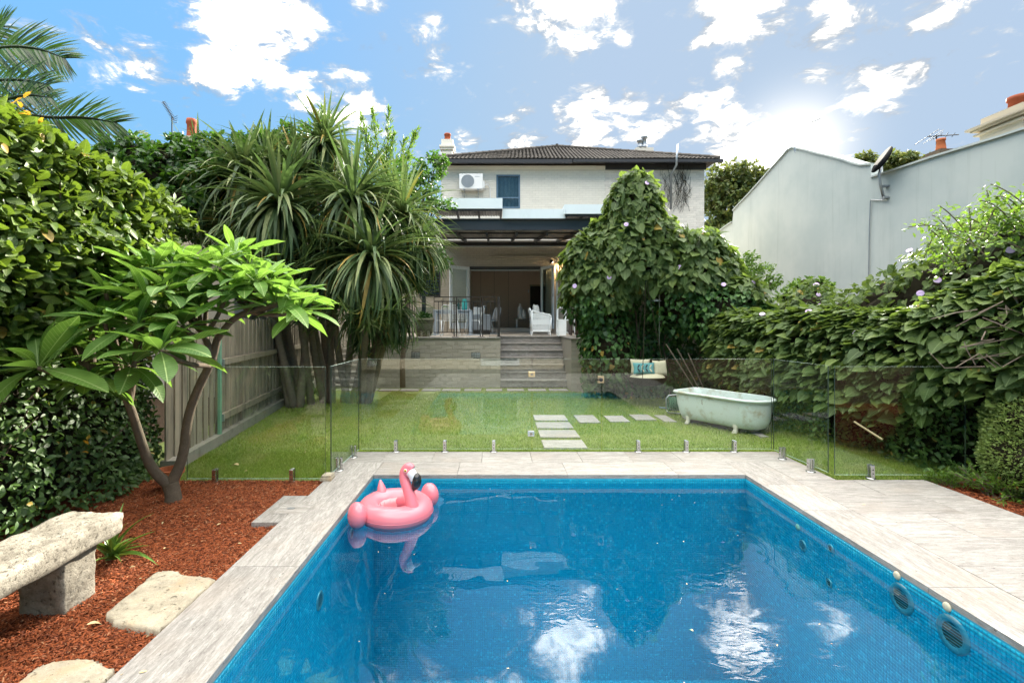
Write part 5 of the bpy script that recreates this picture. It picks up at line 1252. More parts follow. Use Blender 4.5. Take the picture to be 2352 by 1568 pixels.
# hose hanger beside the bath
x, y, z = G(1551, 953, -.03)
hr = empty('hose_reel', (x, y+.1, -.03), 'small wire hose reel with green hose beside the left end of the bathtub', 'hose reel')
hp = [Vector((x+dx, y, z_)) for dx, z_ in ((-.17,.06),(-.13,.02),(.13,.0),(.17,.05),(.15,.32),(.1,.36),(-.12,.34),(-.17,.28),(-.17,.06))]
MB().tube(hp, .011, 6).build('frame', 'galv', hr, smooth=True)
for k in range(7):
    dx = -.10+k*.035; MB().tube([Vector((x+dx, y+.05+.07*math.sin(a), .17+.12*math.cos(a))) for a in np.linspace(0, 6.28, 15)], .014, 6).build('hose_coil', 'hose_green', hr, smooth=True)
MB().tube([(x-.14, y+.02, .10), (x-.28, y, .11), (x-.3, y, .12)], .012, 6).build('handle', 'blue_frame', hr)
# hanging pod seat
s = F/9.75; hx = W(1487,0,9.75)[0]
pd_ = empty('hanging_chair', (hx, 9.75, .4), 'round hanging chair with pale seat pad and cushions under the vine arbour', 'chair')
MB().ell((hx, 9.75, .56), (.36,.30,.13), 24, 10).build('seat_pad', 'cushion_cream', pd_, smooth=True)
MB().lathe([(.20,.42),(.33,.46),(.40,.56),(.42,.60),(.40,.60),(.30,.48)], (hx, 9.8, 0), 24).build('basket', 'twig', pd_)
for a in (0, 2.1, 4.2): MB().tube([(hx+.38*math.cos(a), 9.8+.38*math.sin(a), .6), (hx, 9.85, 2.6)], .008, 5).build('rope', 'twig', pd_)
def cushion(cx_, cy_, cz_, w_, h_, d_, m, label, tilt=-15, rz=0, stripe=None, group='cushions on the hanging chair'):
    mb = MB(); n_ = 12; M = Matrix.Translation((cx_, cy_, cz_)) @ Matrix.Rotation(R(rz), 4, 'Z') @ Matrix.Rotation(R(tilt), 4, 'X')
    for sgn in (-1, 1):
        for i in range(n_+1):
            for j in range(n_+1):
                u, v_ = i/n_*2-1, j/n_*2-1; th = (max(0, (1-u**4)*(1-v_**4)))**.5; pin = 1-.10*(1-abs(v_))**1*abs(u)**3; pin2 = 1-.10*(1-abs(u))*abs(v_)**3
                mb.v.append(M @ Vector((u*w_/2*pin, sgn*d_/2*th, v_*h_/2*pin2)))
    N_ = n_+1
    for q in (0, 1):
        for i in range(n_):
            for j in range(n_):
                a = q*N_*N_+i*N_+j; f_ = (a, a+N_, a+N_+1, a+1); mb.f.append(f_ if q == 0 else f_[::-1])
    o = mb.build('cushion', m, smooth=True); tag(o, label, 'cushion', group)
    if stripe:
        k = 4
        for r_ in range(2):
            for c_ in range(k):
                u = -.72+1.44*(c_+.5)/k; v_ = (-.33, .33)[r_]; s_ = 1 if r_ else -1; dx = .12
                g_ = MB(); yy = -d_/2*math.sqrt(max(.05, (1-u**4)*(1-v_**4)))-.006
                P_ = [(u-.07-dx*s_*.6, v_-.26), (u+.07-dx*s_*.6, v_-.26), (u+.07+dx*s_*.6, v_+.26), (u-.07+dx*s_*.6, v_+.26)]
                g_.add([M @ Vector((a*w_/2, yy, b*h_/2)) for a, b in P_]+[M @ Vector((a*w_/2, yy+.012, b*h_/2)) for a, b in P_], [(0,1,2,3),(0,4,5,1),(1,5,6,2),(2,6,7,3),(3,7,4,0)])
                g_.build('chevron_print', stripe[c_ % 2], o)
    return o
cushion(hx-.14, 9.76, .80, .40, .30, .12, 'cushion_cream', 'plain cream cushion at the back left of the hanging chair', -12)
cushion(hx-.11, 9.63, .77, .44, .24, .12, 'cushion_teal', 'teal cushion with dark and cream chevrons in front on the hanging chair', -14, stripe=('cushion_dark', 'cushion_cream'))
cushion(hx+.24, 9.72, .77, .32, .32, .13, 'cushion_cream', 'plain cream cushion tilted at the right of the hanging chair', -10, 15)
# outdoor shower under the vine
x = W(1505,0,10.0)[0]
sh_ = empty('outdoor_shower', (x, 10, 1.9), 'dark curved shower arm with round head in the shade of the vine arbour', 'shower')
MB().tube([(x+.12,10.1,1.2),(x+.12,10.1,2.35),(x+.08,10.05,2.44),(x+.0,9.98,2.42),(x,9.95,2.3)], .012, 6).build('pipe', 'galv', sh_, smooth=True)
MB().lathe([(.02,2.3),(.10,2.27),(.10,2.255),(.01,2.255)], (x,9.95,-.12), 20).build('shower_head', 'galv', sh_)

# ================================================================ TERRACE FURNITURE
tx0, tx1 = W(995,0,14.3)[0], W(1084,0,14.3)[0]; ty0, ty1 = 14.25, 15.15
tb = empty('dining_table', ((tx0+tx1)/2, 14.7, 1.3), 'grey outdoor dining table behind the black railing', 'table')
MB().box(tx0, tx1, ty0, ty1, 2.03, 2.06).build('table_top', 'table_grey', tb, bevel=.005)
MB().box(tx0+.05, tx1-.05, ty0+.05, ty1-.05, 1.95, 2.029).build('apron', 'table_grey', tb)
for x in (tx0+.01, tx1-.09):
    for y in (ty0+.01, ty1-.09): MB().box(x, x+.08, y, y+.08, 1.30, 2.029).build('leg', 'table_grey', tb)
def wire_chair(loc, rz, label):
    t = empty('wire_chair', loc, label, 'chair', 'white slatted chairs around the terrace table', rz)
    def P(name, mb): return mb.build(name, 'white_paint', t, loc=(0,0,0), smooth=True)
    hw = .23; r = .0095
    for sx_ in (-1, 1):
        P('leg', MB().tube([(sx_*hw*.85,-.2,.44),(sx_*hw,-.23,.2),(sx_*hw*1.15,-.28,.01),(sx_*hw*1.1,.26,.01),(sx_*hw,.20,.43)], r, 6))
    P('back_frame', MB().tube([(-hw*.95,.19,.43),(-hw,.25,.6),(-hw*.95,.31,.84),(-hw*.8,.325,.88),(hw*.8,.325,.88),(hw*.95,.31,.84),(hw,.25,.6),(hw*.95,.19,.43)], r, 6))
    P('seat_frame', MB().tube([(-hw,.2,.44),(-hw,-.2,.45),(-hw*.9,-.24,.44),(hw*.9,-.24,.44),(hw,-.2,.45),(hw,.2,.44),(-hw,.2,.44)], r, 6))
    for k in range(12): y = -.2+k*.034; P('seat_slat', MB().box(-hw, hw, y, y+.012, .438, .448))
    for k in range(12): z = .48+k*.032; yy = .20+(z-.43)*.27; P('back_slat', MB().box(-hw*.97, hw*.97, yy, yy+.01, z, z+.012))
    return t
s0 = 14.05
wire_chair((W(1035,0,s0)[0], s0-.05, 1.3), R(180), 'white slatted chair with its back to the railing at the middle of the table')
proto = [o for o in col.objects if o.name.startswith('wire_chair')][0]
def ch(loc, rz, label): return copy_thing(proto, loc, rz, label)
ch((W(990,0,14.6)[0]+.1, 14.6, 1.3), R(95), 'white slatted chair at the left end of the table beside the pot plant')
ch((W(1092,0,14.6)[0]-.05, 14.6, 1.3), R(-95), 'white slatted chair seen side on at the right end of the table')
ch((W(1062,0,15.5)[0], 15.5, 1.3), R(0), 'white slatted chair on the far side of the table')
ch((W(1125,0,16.2)[0], 16.2, 1.3), R(-60), 'white chair partly hidden by the railing posts behind the grey sofa')
x, y = W(1108,0,15.6)[0], 15.6
so = empty('outdoor_sofa', (x, y, 1.3), 'grey upholstered outdoor sofa end behind the railing', 'sofa')
MB().box(x-.33, x+.28, y, y+.8, 1.42, 1.95).build('sofa_back', 'sofa_grey', so, bevel=.04); MB().box(x-.3, x+.25, y+.02, y+.75, 1.302, 1.418).build('sofa_base', 'black_plastic', so)
cushion(x-.12, y-.02+.2, 2.02, .4, .36, .13, 'cushion', 'white cushion leaning on the grey outdoor sofa', -12, group=None)
# things on the table
x, y = W(1052,0,14.6)[0], 14.6
tag(MB().lathe([(.05,2.061),(.085,2.07),(.09,2.15),(.09,2.33),(.06,2.38),(.07,2.40)], (x+.2, y, 0), 16, ).build('vase', 'teal_glass', smooth=True), 'teal glass vase on the dining table', 'vase')
tag(MB().lathe([(.035,2.061),(.04,2.07),(.04,2.22),(.015,2.28),(.015,2.38),(.018,2.39)], (x+.02, y-.1, 0), 14).build('bottle', 'bottle_dark', smooth=True), 'dark bottle standing on the dining table left of the teal vase', 'bottle')
bw1 = empty('planted_bowl', (x-.38, y-.1, 2.061), 'low bowl of greenery on the dining table', 'bowl')
MB().lathe([(.06,2.061),(.12,2.09),(.14,2.13),(.12,2.13)], (x-.38, y-.1, 0), 16).build('bowl', 'cushion_cream', bw1, smooth=True)
n = 60; u = rand_unit(n); u[:,2] = abs(u[:,2]); scatter('leaves', T_OV, frames(u, rand_unit(n)), rng.uniform(.06, .11, n), np.tile([x-.38, y-.1, 2.12], (n, 1)), 'light_leaf', bw1, 'stuff')
# wicker chair
wx, wy = W(1241,0,14.55)[0], 14.75
wc = empty('wicker_chair', (wx, wy, 1.3), 'white woven wicker armchair at the top of the steps', 'chair')
def wk(name, mb, **k): return mb.build(name, 'white_paint', wc, **k)
x0, x1, y0, y1 = wx-.31, wx+.32, wy-.30, wy+.30
wk('seat', MB().box(x0+.06, x1-.04, y0+.05, y1-.05, 1.64, 1.72), bevel=.02)
for yy, nm in ((y0, 'arm_panel'), (y1-.03, 'arm_panel')):
    P_ = [(x0+.05,1.42),(x1-.02,1.42),(x1,1.84),(x1-.03,1.90),(x1-.12,1.93),(x0+.20,1.99),(x0+.05,2.05)]
    n = len(P_)
    for a, b in zip(P_, P_[1:]+P_[:1]): wk('frame_cane', MB().tube([(a[0], yy, a[1]), (b[0], yy, b[1])], .024, 8), smooth=True)
    for i in range(13):
        xx = x0+.07+i*(x1-x0-.1)/13; zt = 1.99-.10*(xx-x0)/(x1-x0)*1.1; wk('weave_strand', MB().box(xx, xx+.022, yy-.004, yy+.004, 1.43, zt-.01))
    for i in range(12): zz = 1.45+i*.043; wk('weave_strand', MB().box(x0+.06, x1-.03, yy-.008, yy-.0045, zz, zz+.022 if i not in (4,5,6) else zz+.042))
for yy in (y0, y1-.03):
    for xx in (x0+.06, x1-.05): wk('leg', MB().tube([(xx, yy, 1.42), (xx+(.03 if xx > wx else -.02), yy, 1.30)], [.03,.018], 8))
wk('backrest', MB().add([(x0+.05,y0,1.7),(x0+.05,y1,1.7),(x0-.03,y1-.03,2.08),(x0-.03,y0+.03,2.08),(x0+.09,y0,1.7),(x0+.09,y1,1.7),(x0+.02,y1-.03,2.09),(x0+.02,y0+.03,2.09)], [(0,1,2,3),(7,6,5,4),(0,3,7,4),(1,5,6,2),(3,2,6,7),(0,4,5,1)]))
wk('top_cane', MB().tube([(x0+.0,y0,2.02),(x0-.01,y0+.06,2.10),(x0-.01,y1-.06,2.10),(x0,y1,2.02)], .025, 8), smooth=True)
cushion(wx-.1, wy, 2.02, .42, .44, .15, 'cushion', 'white cushion propped up in the wicker armchair', -8, 70, group=None)
cushion(wx+.06, wy-.03, 1.90, .30, .22, .12, 'cushion', 'small patterned cushion lying low in the wicker armchair', -30, 40, group=None)
# inside: bench and two bottles
s = 19.6; xa, xb = W(1186,0,s)[0], W(1219,0,s)[0]; zb_ = 1.449
sb = empty('side_bench', ((xa+xb)/2, s, zb_), 'low white framed bench just inside the open doors', 'bench')
MB().box(xa-.1, xb+.0, s-.15, s+.15, 1.80, 1.84).build('bench_top', 'floor_tile', sb)
for x in (xa, xb-.04): MB().box(x, x+.035, s-.14, s-.10, zb_, 1.799).box(x, x+.035, s+.10, s+.14, zb_, 1.799).build('leg', 'white_paint', sb)
x = W(1194.5,0,s)[0]; tag(MB().lathe([(.10,0),(.105,.03),(.10,.42),(.05,.48),(.04,.53),(.05,.55),(.03,.6)], (x, s, 1.841), 16).build('bottle_vase', 'white_ceramic', smooth=True), 'tall white ceramic bottle on the low bench inside the doors', 'vase')
x = W(1203,0,s)[0]; tag(MB().lathe([(.09,0),(.10,.04),(.09,.25),(.04,.32),(.05,.36)], (x, s, 1.841), 16).build('ceramic_jar', 'white_ceramic', smooth=True), 'shorter white ceramic jar on the low bench inside the doors', 'jar')
# pot plant on the terrace
px_ = W(972,0,13.15)[0]
pp = empty('potted_plant', (px_, 13.25, 1.302), 'large ribbed stone coloured planter with a small leafy shrub on the terrace edge', 'plant')
prof_ = [(.17,0),(.20,.02),(.21,.06),(.245,.25),(.275,.40),(.275,.42),(.30,.425),(.30,.50),(.27,.50),(.24,.44)]
mb = MB().lathe(prof_, (px_, 13.25, 1.302), 40); mb.build('planter', 'planter', pp, smooth=True)
for zz in (.395, .43): MB().tube([(px_+.285*math.cos(a), 13.25+.285*math.sin(a), 1.302+zz) for a in np.linspace(0, 6.28, 33)], .012, 6).build('band', 'planter', pp, smooth=True)
for k in range(20):
    a = -math.pi*k/19; MB().tube([(px_+.222*math.cos(a), 13.25+.222*math.sin(a), 1.38), (px_+.262*math.cos(a), 13.25+.262*math.sin(a), 1.66)], .012, 5).build('rib', 'planter', pp, smooth=True)
n = 260; u = rand_unit(n); u[:,2] = abs(u[:,2]); pos_ = np.array([px_, 13.25, 1.80])+u*rng.uniform(.05, .24, (n, 1))*[1.1,1,.75]
foliage(pp, 'leaf', T_OVS, nrmz(u+rng.normal(0,.5,(n,3))), rand_unit(n)+[0,0,1], rng.uniform(.05,.085,n), pos_, 'vine_dark', 60)
# white side table at the right
s = 13.4; x0, x1 = W(1282,0,s)[0], W(1305,0,s)[0]
st_ = empty('side_table', ((x0+x1)/2, s+.2, 1.3), 'white side table beside the slatted screen', 'table')
MB().box(x0, x1+.3, s, s+.45, 1.74, 1.775).build('table_top', 'white_paint', st_, bevel=.006)
for x in (x0+.01, x1+.24):
    for y in (s+.01, s+.4): MB().tube([(x+.01,y+.015,1.74),(x+.0,y+.015,1.5),(x+.01,y+.015,1.302)], [.022,.018,.018], 6).build('leg', 'white_paint', st_)
MB().box(x0+.02, x1+.28, s+.04, s+.4, 1.40, 1.42).build('shelf', 'white_paint', st_)
lt = empty('lantern', ((x0+x1)/2+.1, s+.6, 1.3), 'white framed lantern standing behind the side table', 'lantern')
xl = (x0+x1)/2-.05
for x in (xl, xl+.24): MB().box(x, x+.03, s+.9, s+.93, 1.776, 2.12).box(x, x+.03, s+1.1, s+1.13, 1.776, 2.12).build('upright', 'white_paint', lt)
MB().box(xl, xl+.27, s+.9, s+1.13, 2.12, 2.15).build('top', 'white_paint', lt); MB().box(xl, xl+.27, s+.9, s+1.13, 1.30, 1.775).build('base', 'white_paint', lt)
# ================================================================ VEGETATION
DN = np.array([0, 0, -1.0]); UP = np.array([0, 0, 1.0])
# ---- left hedge
lh = empty('fig_hedge', (-3.9, 4, 0), 'tall glossy fig hedge covering the left boundary wall', 'hedge')
MB().box(-4.6, -4.41, -.2, 5.75, -.14, 2.9).build('wall', 'concrete', lh)
def htop(y): return 3.30-.32*np.clip((y-4.5)/1.1, 0, 1)+.07*np.sin(y*2.6)
def hface(y, z): 
    P_ = np.stack([y, z, y*0], 1); b = .30*np.clip((z-1.3)/1.2, 0, 1)*np.clip((htop(y)+.1-z)/.9, 0, 1)**.5
    return -3.86+b+.07*noise3(P_, 2.6, 11)+.04*noise3(P_, 6, 12)-np.clip((y-5.0)/.8,0,1)**2*.25+.16*np.clip(1-z/.8, 0, 1)*np.clip(1-(y-3)/3,0,1)
n = 19000; y = -.3+6.15*rng.random(n)**.75; z = rng.uniform(-.05, 3.35, n); ok = z < htop(y)+.02; y, z = y[ok], z[ok]
dep = .26*rng.random(len(y))**1.5; x = hface(y, z)-dep
N_ = np.tile([1., -.15, .25], (len(y), 1))
nt_ = 3600; ty_ = -.3+6.1*rng.random(nt_); tx_ = rng.uniform(-4.5, -3.6, nt_); tz_ = htop(ty_)+.10*noise3(np.stack([tx_, ty_, ty_*0], 1), 3, 4)+.12-.75*np.abs(tx_+4.0)**1.5-.2*rng.random(nt_)**2
P_ = np.concatenate([np.stack([x, y, z], 1), np.stack([tx_, ty_, tz_], 1)]); N_ = np.concatenate([N_, np.tile([.35, -.1, 1.], (nt_, 1))])
big = np.clip((P_[:,2]-1.25+.2*noise3(P_, 1.5, 3))/.5, 0, 1)
tip = N_*.45+[0, -.25, -.25]+rng.normal(0, .55, P_.shape)+np.outer(big, [.35, -.1, .15]); nor = N_+rng.normal(0, .5, P_.shape)+[0, 0, .45]
S = (.060+.055*big)*rng.uniform(.7, 1.35, len(P_))
bg_ = big > .5
foliage(lh, 'leaf', T_OV, tip[bg_], nor[bg_], S[bg_], P_[bg_], 'fig_leaf', 300)
foliage(lh, 'small_leaf', T_OV, tip[~bg_], nor[~bg_], S[~bg_], P_[~bg_], 'fig_small', 300)
MB().box(-4.4, -4.2, -.3, 5.7, 0, 2.95).tube([(-4.15,0,2.85),(-4.15,5.3,2.75)], .24, 10).build('dark_core', 'twig', lh, kind='stuff')  # near-black solid added behind the leaves to close the gaps
for i in range(26):
    y0 = random.uniform(2.6, 5.4); z0 = random.uniform(.2, 2.6); x0 = float(hface(np.array([y0]), np.array([z0]))[0])-.1
    MB().tube([(x0-.1, y0, z0), (x0, y0+random.uniform(-.1,.1), z0+.15), (x0+.06, y0+random.uniform(-.2,.2), z0+.32)], [.012,.009,.004], 5).build('branch', 'bark', lh)
for i in range(7):
    px, py = [(205,550),(325,553),(216,475),(360,500),(290,585),(140,410),(250,630)][i]
    c = Vector(W(px, py, 4.6)); c.x = float(hface(np.array([c.y]), np.array([c.z]))[0])+.06; 
    MB().lathe([(.004,-.035),(.022,-.028),(.028,-.008),(.022,.015),(.009,.035),(.003,.05)], tuple(c), 10).build('fig', 'light_leaf', lh, smooth=True)
for px, py in ((60,238),(78,247),(98,262),(45,250),(118,285),(84,225),(140,300),(250,1020),(355,1010),(300,1040),(70,262)):
    Y = 3.75 if py < 300 else 4.4; c = Vector(W(px, py, Y)); c.x = float(hface(np.array([c.y]), np.array([min(c.z, 3.2)]))[0])+.08 if py > 300 else c.x-.1
    M_ = Matrix.Translation(c) @ Matrix.Rotation(random.uniform(0, 6.28), 4, 'Z') @ Matrix.Rotation(random.uniform(.3, 1.2), 4, 'X')
    MB().add([M_ @ (Vector(v)*random.uniform(.055,.085)) for v in T_OV[1].V], [tuple(f) for f in T_OV[1].F]).build('yellow_leaf', 'yellow_leaf', lh, label='yellowing leaf on the hedge')

# ---- frangipani
fg = empty('frangipani', (-3.17, 4.70, -.05), 'frangipani tree with forked trunk and big glossy leaf rosettes over the mulch bed', 'tree')
ROS = [((88,845),3.75,.50,15),((243,673),4.3,.36,13),((316,747),4.05,.40,15),((381,669),4.35,.38,16),((418,750),4.3,.36,14),((369,806),3.95,.38,16),((299,842),4.2,.36,12),
       ((506,617),4.6,.37,16),((559,662),4.6,.35,14),((636,697),4.7,.40,18),((619,648),4.85,.36,14),((475,660),4.7,.33,12),((352,620),4.6,.34,12),((430,610),4.8,.34,12),((575,610),5.0,.34,12),((670,680),4.9,.34,12),((160,780),4.3,.34,12),((455,705),4.5,.34,12),((205,615),4.5,.34,13),((280,640),4.6,.33,13),((540,585),4.9,.33,13),((590,650),4.5,.33,13),((240,740),4.1,.36,13),((335,690),4.2,.36,14),((520,680),4.4,.34,13),((690,715),4.8,.34,13),((140,690),4.3,.36,12),((200,880),4.0,.34,10),((395,610),4.7,.34,13)]
Rc = [Vector(W(p[0], p[1], Y)) for p, Y, L, k in ROS]
def br(pts, rads, name='branch'):
    rads = [q*.84 for q in rads]
    P2, R2 = smooth_poly([Vector(p) for p in pts], rads, 2); return MB().tube(P2, R2, 10).build(name, 'bark', fg, smooth=True)
T0 = Vector((-3.17, 4.70, -.06)); FK = Vector((-3.20, 4.70, .13))
br([T0, T0+Vector((0,0,.08)), FK], [.095,.082,.085], 'trunk')
LA = [FK-Vector((0,0,.03)), Vector(W(345,1075,4.6)), Vector(W(320,1000,4.5)), Vector(W(298,930,4.4)), Vector(W(280,895,4.35)), Vector(W(215,865,4.2))]
br(LA, [.06,.052,.045,.042,.038,.032], 'limb')
RA = [FK-Vector((0,0,.02)), Vector(W(422,1050,4.75)), Vector(W(430,960,4.75)), Vector(W(455,890,4.75)), Vector(W(487,830,4.72)), Vector(W(500,775,4.72))]
br(RA, [.065,.055,.052,.050,.046,.042], 'limb')
br([Vector(W(500,778,4.72)), Vector(W(530,735,4.7)), Vector(W(570,715,4.7)), Vector(W(620,705,4.7)), Rc[9]], [.042,.036,.034,.03,.026])
br([Vector(W(490,825,4.72)), Vector(W(470,770,4.65)), Vector(W(430,700,4.5)), Rc[3]], [.04,.034,.03,.024])
EN = {0:4,1:3,2:3,5:2,6:3,16:4,4:1,11:1,7:2,8:2,10:2,12:1,13:1,14:2,15:2,17:1,3:1,9:2,18:4,19:3,20:2,21:2,22:3,23:3,24:1,25:2,26:4,27:4,28:1}
Asrc = {1: Vector(W(470,770,4.65)), 2: Vector(W(570,715,4.7)), 3: Vector(W(298,930,4.4)), 4: Vector(W(215,865,4.2))}
for i, rc in enumerate(Rc):
    if i in (9, 3): continue
    a = Asrc[EN[i]]
    if i == 5: a = Vector(W(480,840,4.7))
    md = a.lerp(rc, .5)+Vector((0,0,-.05)); br([a, md, rc-Vector((0,0,.0))], [.03,.025,.02])
tips, nors, Ss, Ps = [], [], [], []
for (pp_, Y, L, k), c in zip(ROS, Rc):
    k = int(k*1.25)
    for j in range(k):
        a = j*2.39996+random.uniform(-.25,.25); t = j/k; el = 1.2-1.5*t**.8+random.uniform(-.15,.15); ln = 1.22*L*(.55+.5*min(1, t*2.2))*random.uniform(.85,1.15)
        d = Vector((math.cos(a)*math.cos(el), math.sin(a)*math.cos(el), math.sin(el))); up = Vector((-math.cos(a)*math.sin(el), -math.sin(a)*math.sin(el), math.cos(el)))
        tips.append(d); nors.append(up+Vector((random.gauss(0,.2), random.gauss(0,.2), 0))); Ss.append(ln); Ps.append(Vector(c)+d*.02)
foliage(fg, 'leaf', T_FR, np.array(tips), np.array(nors), np.array(Ss), np.array(Ps), 'frangi_leaf', 300)

# ---- vine mound over the arbour, right of the steps
VE = [((3.02,10.5,4.05),(.66,.62,.92)),((3.15,10.6,3.15),(1.3,.95,1.0)),((2.30,10.7,2.6),(.84,.85,1.25)),((1.98,10.5,3.15),(.46,.5,.48)),((2.55,10.9,1.2),(.62,.7,1.0)),((4.2,10.4,2.55),(1.12,.95,1.15)),((4.75,10.0,1.9),(.85,.9,.85)),((5.1,9.4,1.35),(.6,.8,.7))]
vm = empty('vine_arbour', (3.3, 10.6, 0), 'towering mound of heart leaved morning glory vine over a garden arbour right of the steps', 'vine')
P_, N_ = ell_surface(VE, 16500, .30, 3, .11)
out = P_[:,1] < 11.6
P_, N_ = P_[out], N_[out]
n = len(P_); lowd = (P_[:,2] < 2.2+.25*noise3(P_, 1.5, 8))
hollow = ((P_[:,0]-3.25)/1.15)**2+((P_[:,2]-1.2)/1.25)**2 < 1
keep = ~(hollow & (rng.random(n) < .5)); P_, N_, lowd = P_[keep], N_[keep], lowd[keep]; n = len(P_)
tip = N_*.55+DN*.9+rng.normal(0, .38, (n, 3)); nor = N_+UP*.55+rng.normal(0, .33, (n, 3)); S = np.where(lowd, rng.uniform(.05, .115, n), np.clip(.125*np.exp(rng.normal(0, .36, n)), .05, .24))
foliage(vm, 'leaf', T_HE, tip[~lowd], nor[~lowd], S[~lowd], P_[~lowd], 'vine_leaf', 300)
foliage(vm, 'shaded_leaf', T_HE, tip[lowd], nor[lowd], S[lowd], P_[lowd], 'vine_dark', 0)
ell_core(VE, .74).build('dark_vine_core', 'twig', vm, kind='stuff')
# shaded undergrowth below the arbour: hanging leaves and bare wall
bwl = MB().box(2.1, 6.2, 11.55, 11.75, -.14, 2.6).build('wall', 'taupe_paint', vm, label='taupe wall in deep shade behind the arbour')
n = 9000; x = rng.uniform(2.0, 5.6, n); z = rng.uniform(.0, 2.3, n); yv = 11.35-.55*rng.random(n)-.3*noise3(np.stack([x,z,z*0],1),1.3,6)*.5; keep = (rng.random(n) < .6+.4*(noise3(np.stack([x,z,z*0],1),1.1,21) > -.1))
P2 = np.stack([x, yv, z], 1)[keep]; n = len(P2)
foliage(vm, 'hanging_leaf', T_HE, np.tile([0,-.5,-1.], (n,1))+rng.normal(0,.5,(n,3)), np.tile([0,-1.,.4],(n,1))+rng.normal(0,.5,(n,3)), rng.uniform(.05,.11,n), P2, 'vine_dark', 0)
for i in range(9):
    x = 2.3+i*.36+random.uniform(-.1,.1); a, b = (x, 11.0+random.uniform(-.4,.3), -.1), (x+random.uniform(-.5,.5), 10.8, 2.3)
    p_, r_ = limb(a, b, .03, .012, .08); MB().tube(p_, r_, 6).build('stem', 'bark', vm)
pT, rT = limb((2.95, 11.0, -.1), (3.05, 11.0, 2.2), .11, .09, .03); MB().tube(pT, rT, 12).build('trunk', 'bark', vm, smooth=True)
for k in range(3): a = W(1530+k*25, 790+10*k, 9.9); b = W(1600+k*10, 900, 9.7); MB().tube([a, b], .011, 5).build('cane', 'bark_pale', vm)
def flowers(parent, E_or_pts, n, nm='flower'):
    T = MB(); 
    for k in range(n):
        p, nn_ = E_or_pts[0][k], E_or_pts[1][k]; M = Matrix.Translation(Vector(p+nn_*.05)) @ Vector(nn_+np.array([0,-.6,.1])).to_track_quat('Z','Y').to_matrix().to_4x4()
        MB().lathe([(.006,-.05),(.010,-.02),(.022,.0),(.048,.012),(.046,.014),(.02,.004)], n=10, M=M).build(nm, 'flower', parent, smooth=True)
fr_ = (P_[:,1] < 10.3)&(P_[:,2] > 1.9)&(N_[:,1] < -.2); s_ = rng.permutation(np.where(fr_)[0])[:16]; flowers(vm, (P_[s_], N_[s_]), len(s_))

# ---- right hedge: vine covered fence
rh = empty('vine_hedge', (5.2, 6.5, 0), 'long heart leaved vine hedge trailing over the right boundary', 'hedge')
path_ = np.array([(4.65,9.6),(4.72,8.6),(4.98,7.2),(5.30,5.9),(5.75,4.7),(6.5,3.3)])
seg = np.linalg.norm(np.diff(path_, axis=0), axis=1); cum = np.concatenate([[0], np.cumsum(seg)])
def along(u):
    t = u*cum[-1]; i = np.clip(np.searchsorted(cum, t)-1, 0, len(seg)-1); f_ = (t-cum[i])/seg[i]; p = path_[i]*(1-f_)[:, None]+path_[i+1]*f_[:, None]
    d = (path_[i+1]-path_[i])/seg[i][:, None]; return p, np.stack([d[:,1], -d[:,0]], 1)      # outward (towards camera/left) normal
def rtop(u, y): return 1.86+.05*np.sin(u*23)+.85*np.clip((5.9-y)/1.6, 0, 1)
n = 10500; u = rng.random(n); p, nn2 = along(u); sg = np.sign(-nn2[:,0]); nn2 = nn2*sg[:, None]
tt = rng.random(n); top = rtop(u, p[:,1])
# profile: 0 = hanging skirt at mid height, 1 = back of the crown
ang = -.55+2.6*tt; rr_ = .52+.10*noise3(np.stack([p[:,0]*1, p[:,1], tt*3], 1), 2.2, 31)
dist_ = np.cos(ang)*rr_; zz = top-.45+np.sin(ang)*.50
zz = np.where(tt < .30, zz-rng.random(n)**1.3*.75, zz)
P_ = np.stack([p[:,0]+nn2[:,0]*dist_, p[:,1]+nn2[:,1]*dist_, zz], 1); N_ = np.stack([nn2[:,0]*np.cos(ang), nn2[:,1]*np.cos(ang), np.sin(ang)], 1)
P_ -= N_*(.22*rng.random(n)**1.5)[:, None]
tip = N_*.35+np.stack([nn2[:,0], nn2[:,1], nn2[:,0]*0-.55], 1)*.8+rng.normal(0,.33,(n,3)); nor = N_*.8+UP*.7+rng.normal(0,.3,(n,3))
foliage(rh, 'leaf', T_HE, tip, nor, np.clip(.098*np.exp(rng.normal(0, .36, n)), .04, .19), P_, 'vine_leaf', 300)
s_ = rng.permutation(np.where((tt > .3)&(tt < .7))[0])[:10]; flowers(rh, (P_[s_], N_[s_]), 10)
n = 11000; u = rng.random(n); p, nn2 = along(u); sg = np.sign(-nn2[:,0]); nn2 = nn2*sg[:, None]; z = rng.uniform(-.05, 1.75, n)
dd_ = .18+.14*noise3(np.stack([p[:,0], p[:,1], z], 1), 1.9, 41)-.28*rng.random(n)**1.4+.12*np.clip(1-z, 0, 1)
P_ = np.stack([p[:,0]+nn2[:,0]*dd_, p[:,1]+nn2[:,1]*dd_, z], 1); N_ = np.stack([nn2[:,0], nn2[:,1], z*0+.3], 1)
foliage(rh, 'small_leaf', T_OVS, N_*.4+DN*.2+rng.normal(0,.6,(n,3)), N_+rng.normal(0,.55,(n,3)), rng.uniform(.04,.085,n), P_, 'fig_small', 300)
cm = MB()
for a, b in zip(path_, path_[1:]): cm.bar((a[0]+.25, a[1], .8), (b[0]+.25, b[1], .8), .3, 1.8); cm.tube([(a[0]+.1,a[1],1.45),(b[0]+.1,b[1],1.45+(.3 if b[1] < 5 else 0))], .36, 10)
cm.build('dark_vine_core', 'twig', rh, kind='stuff')  # solid dark filler added behind the hedge leaves
a, b = Vector(W(1962,968,6.1)), Vector(W(2027,1009,5.75)); MB().tube([a, b], .013, 6).build('bare_stick', 'bamboo_pole', rh)
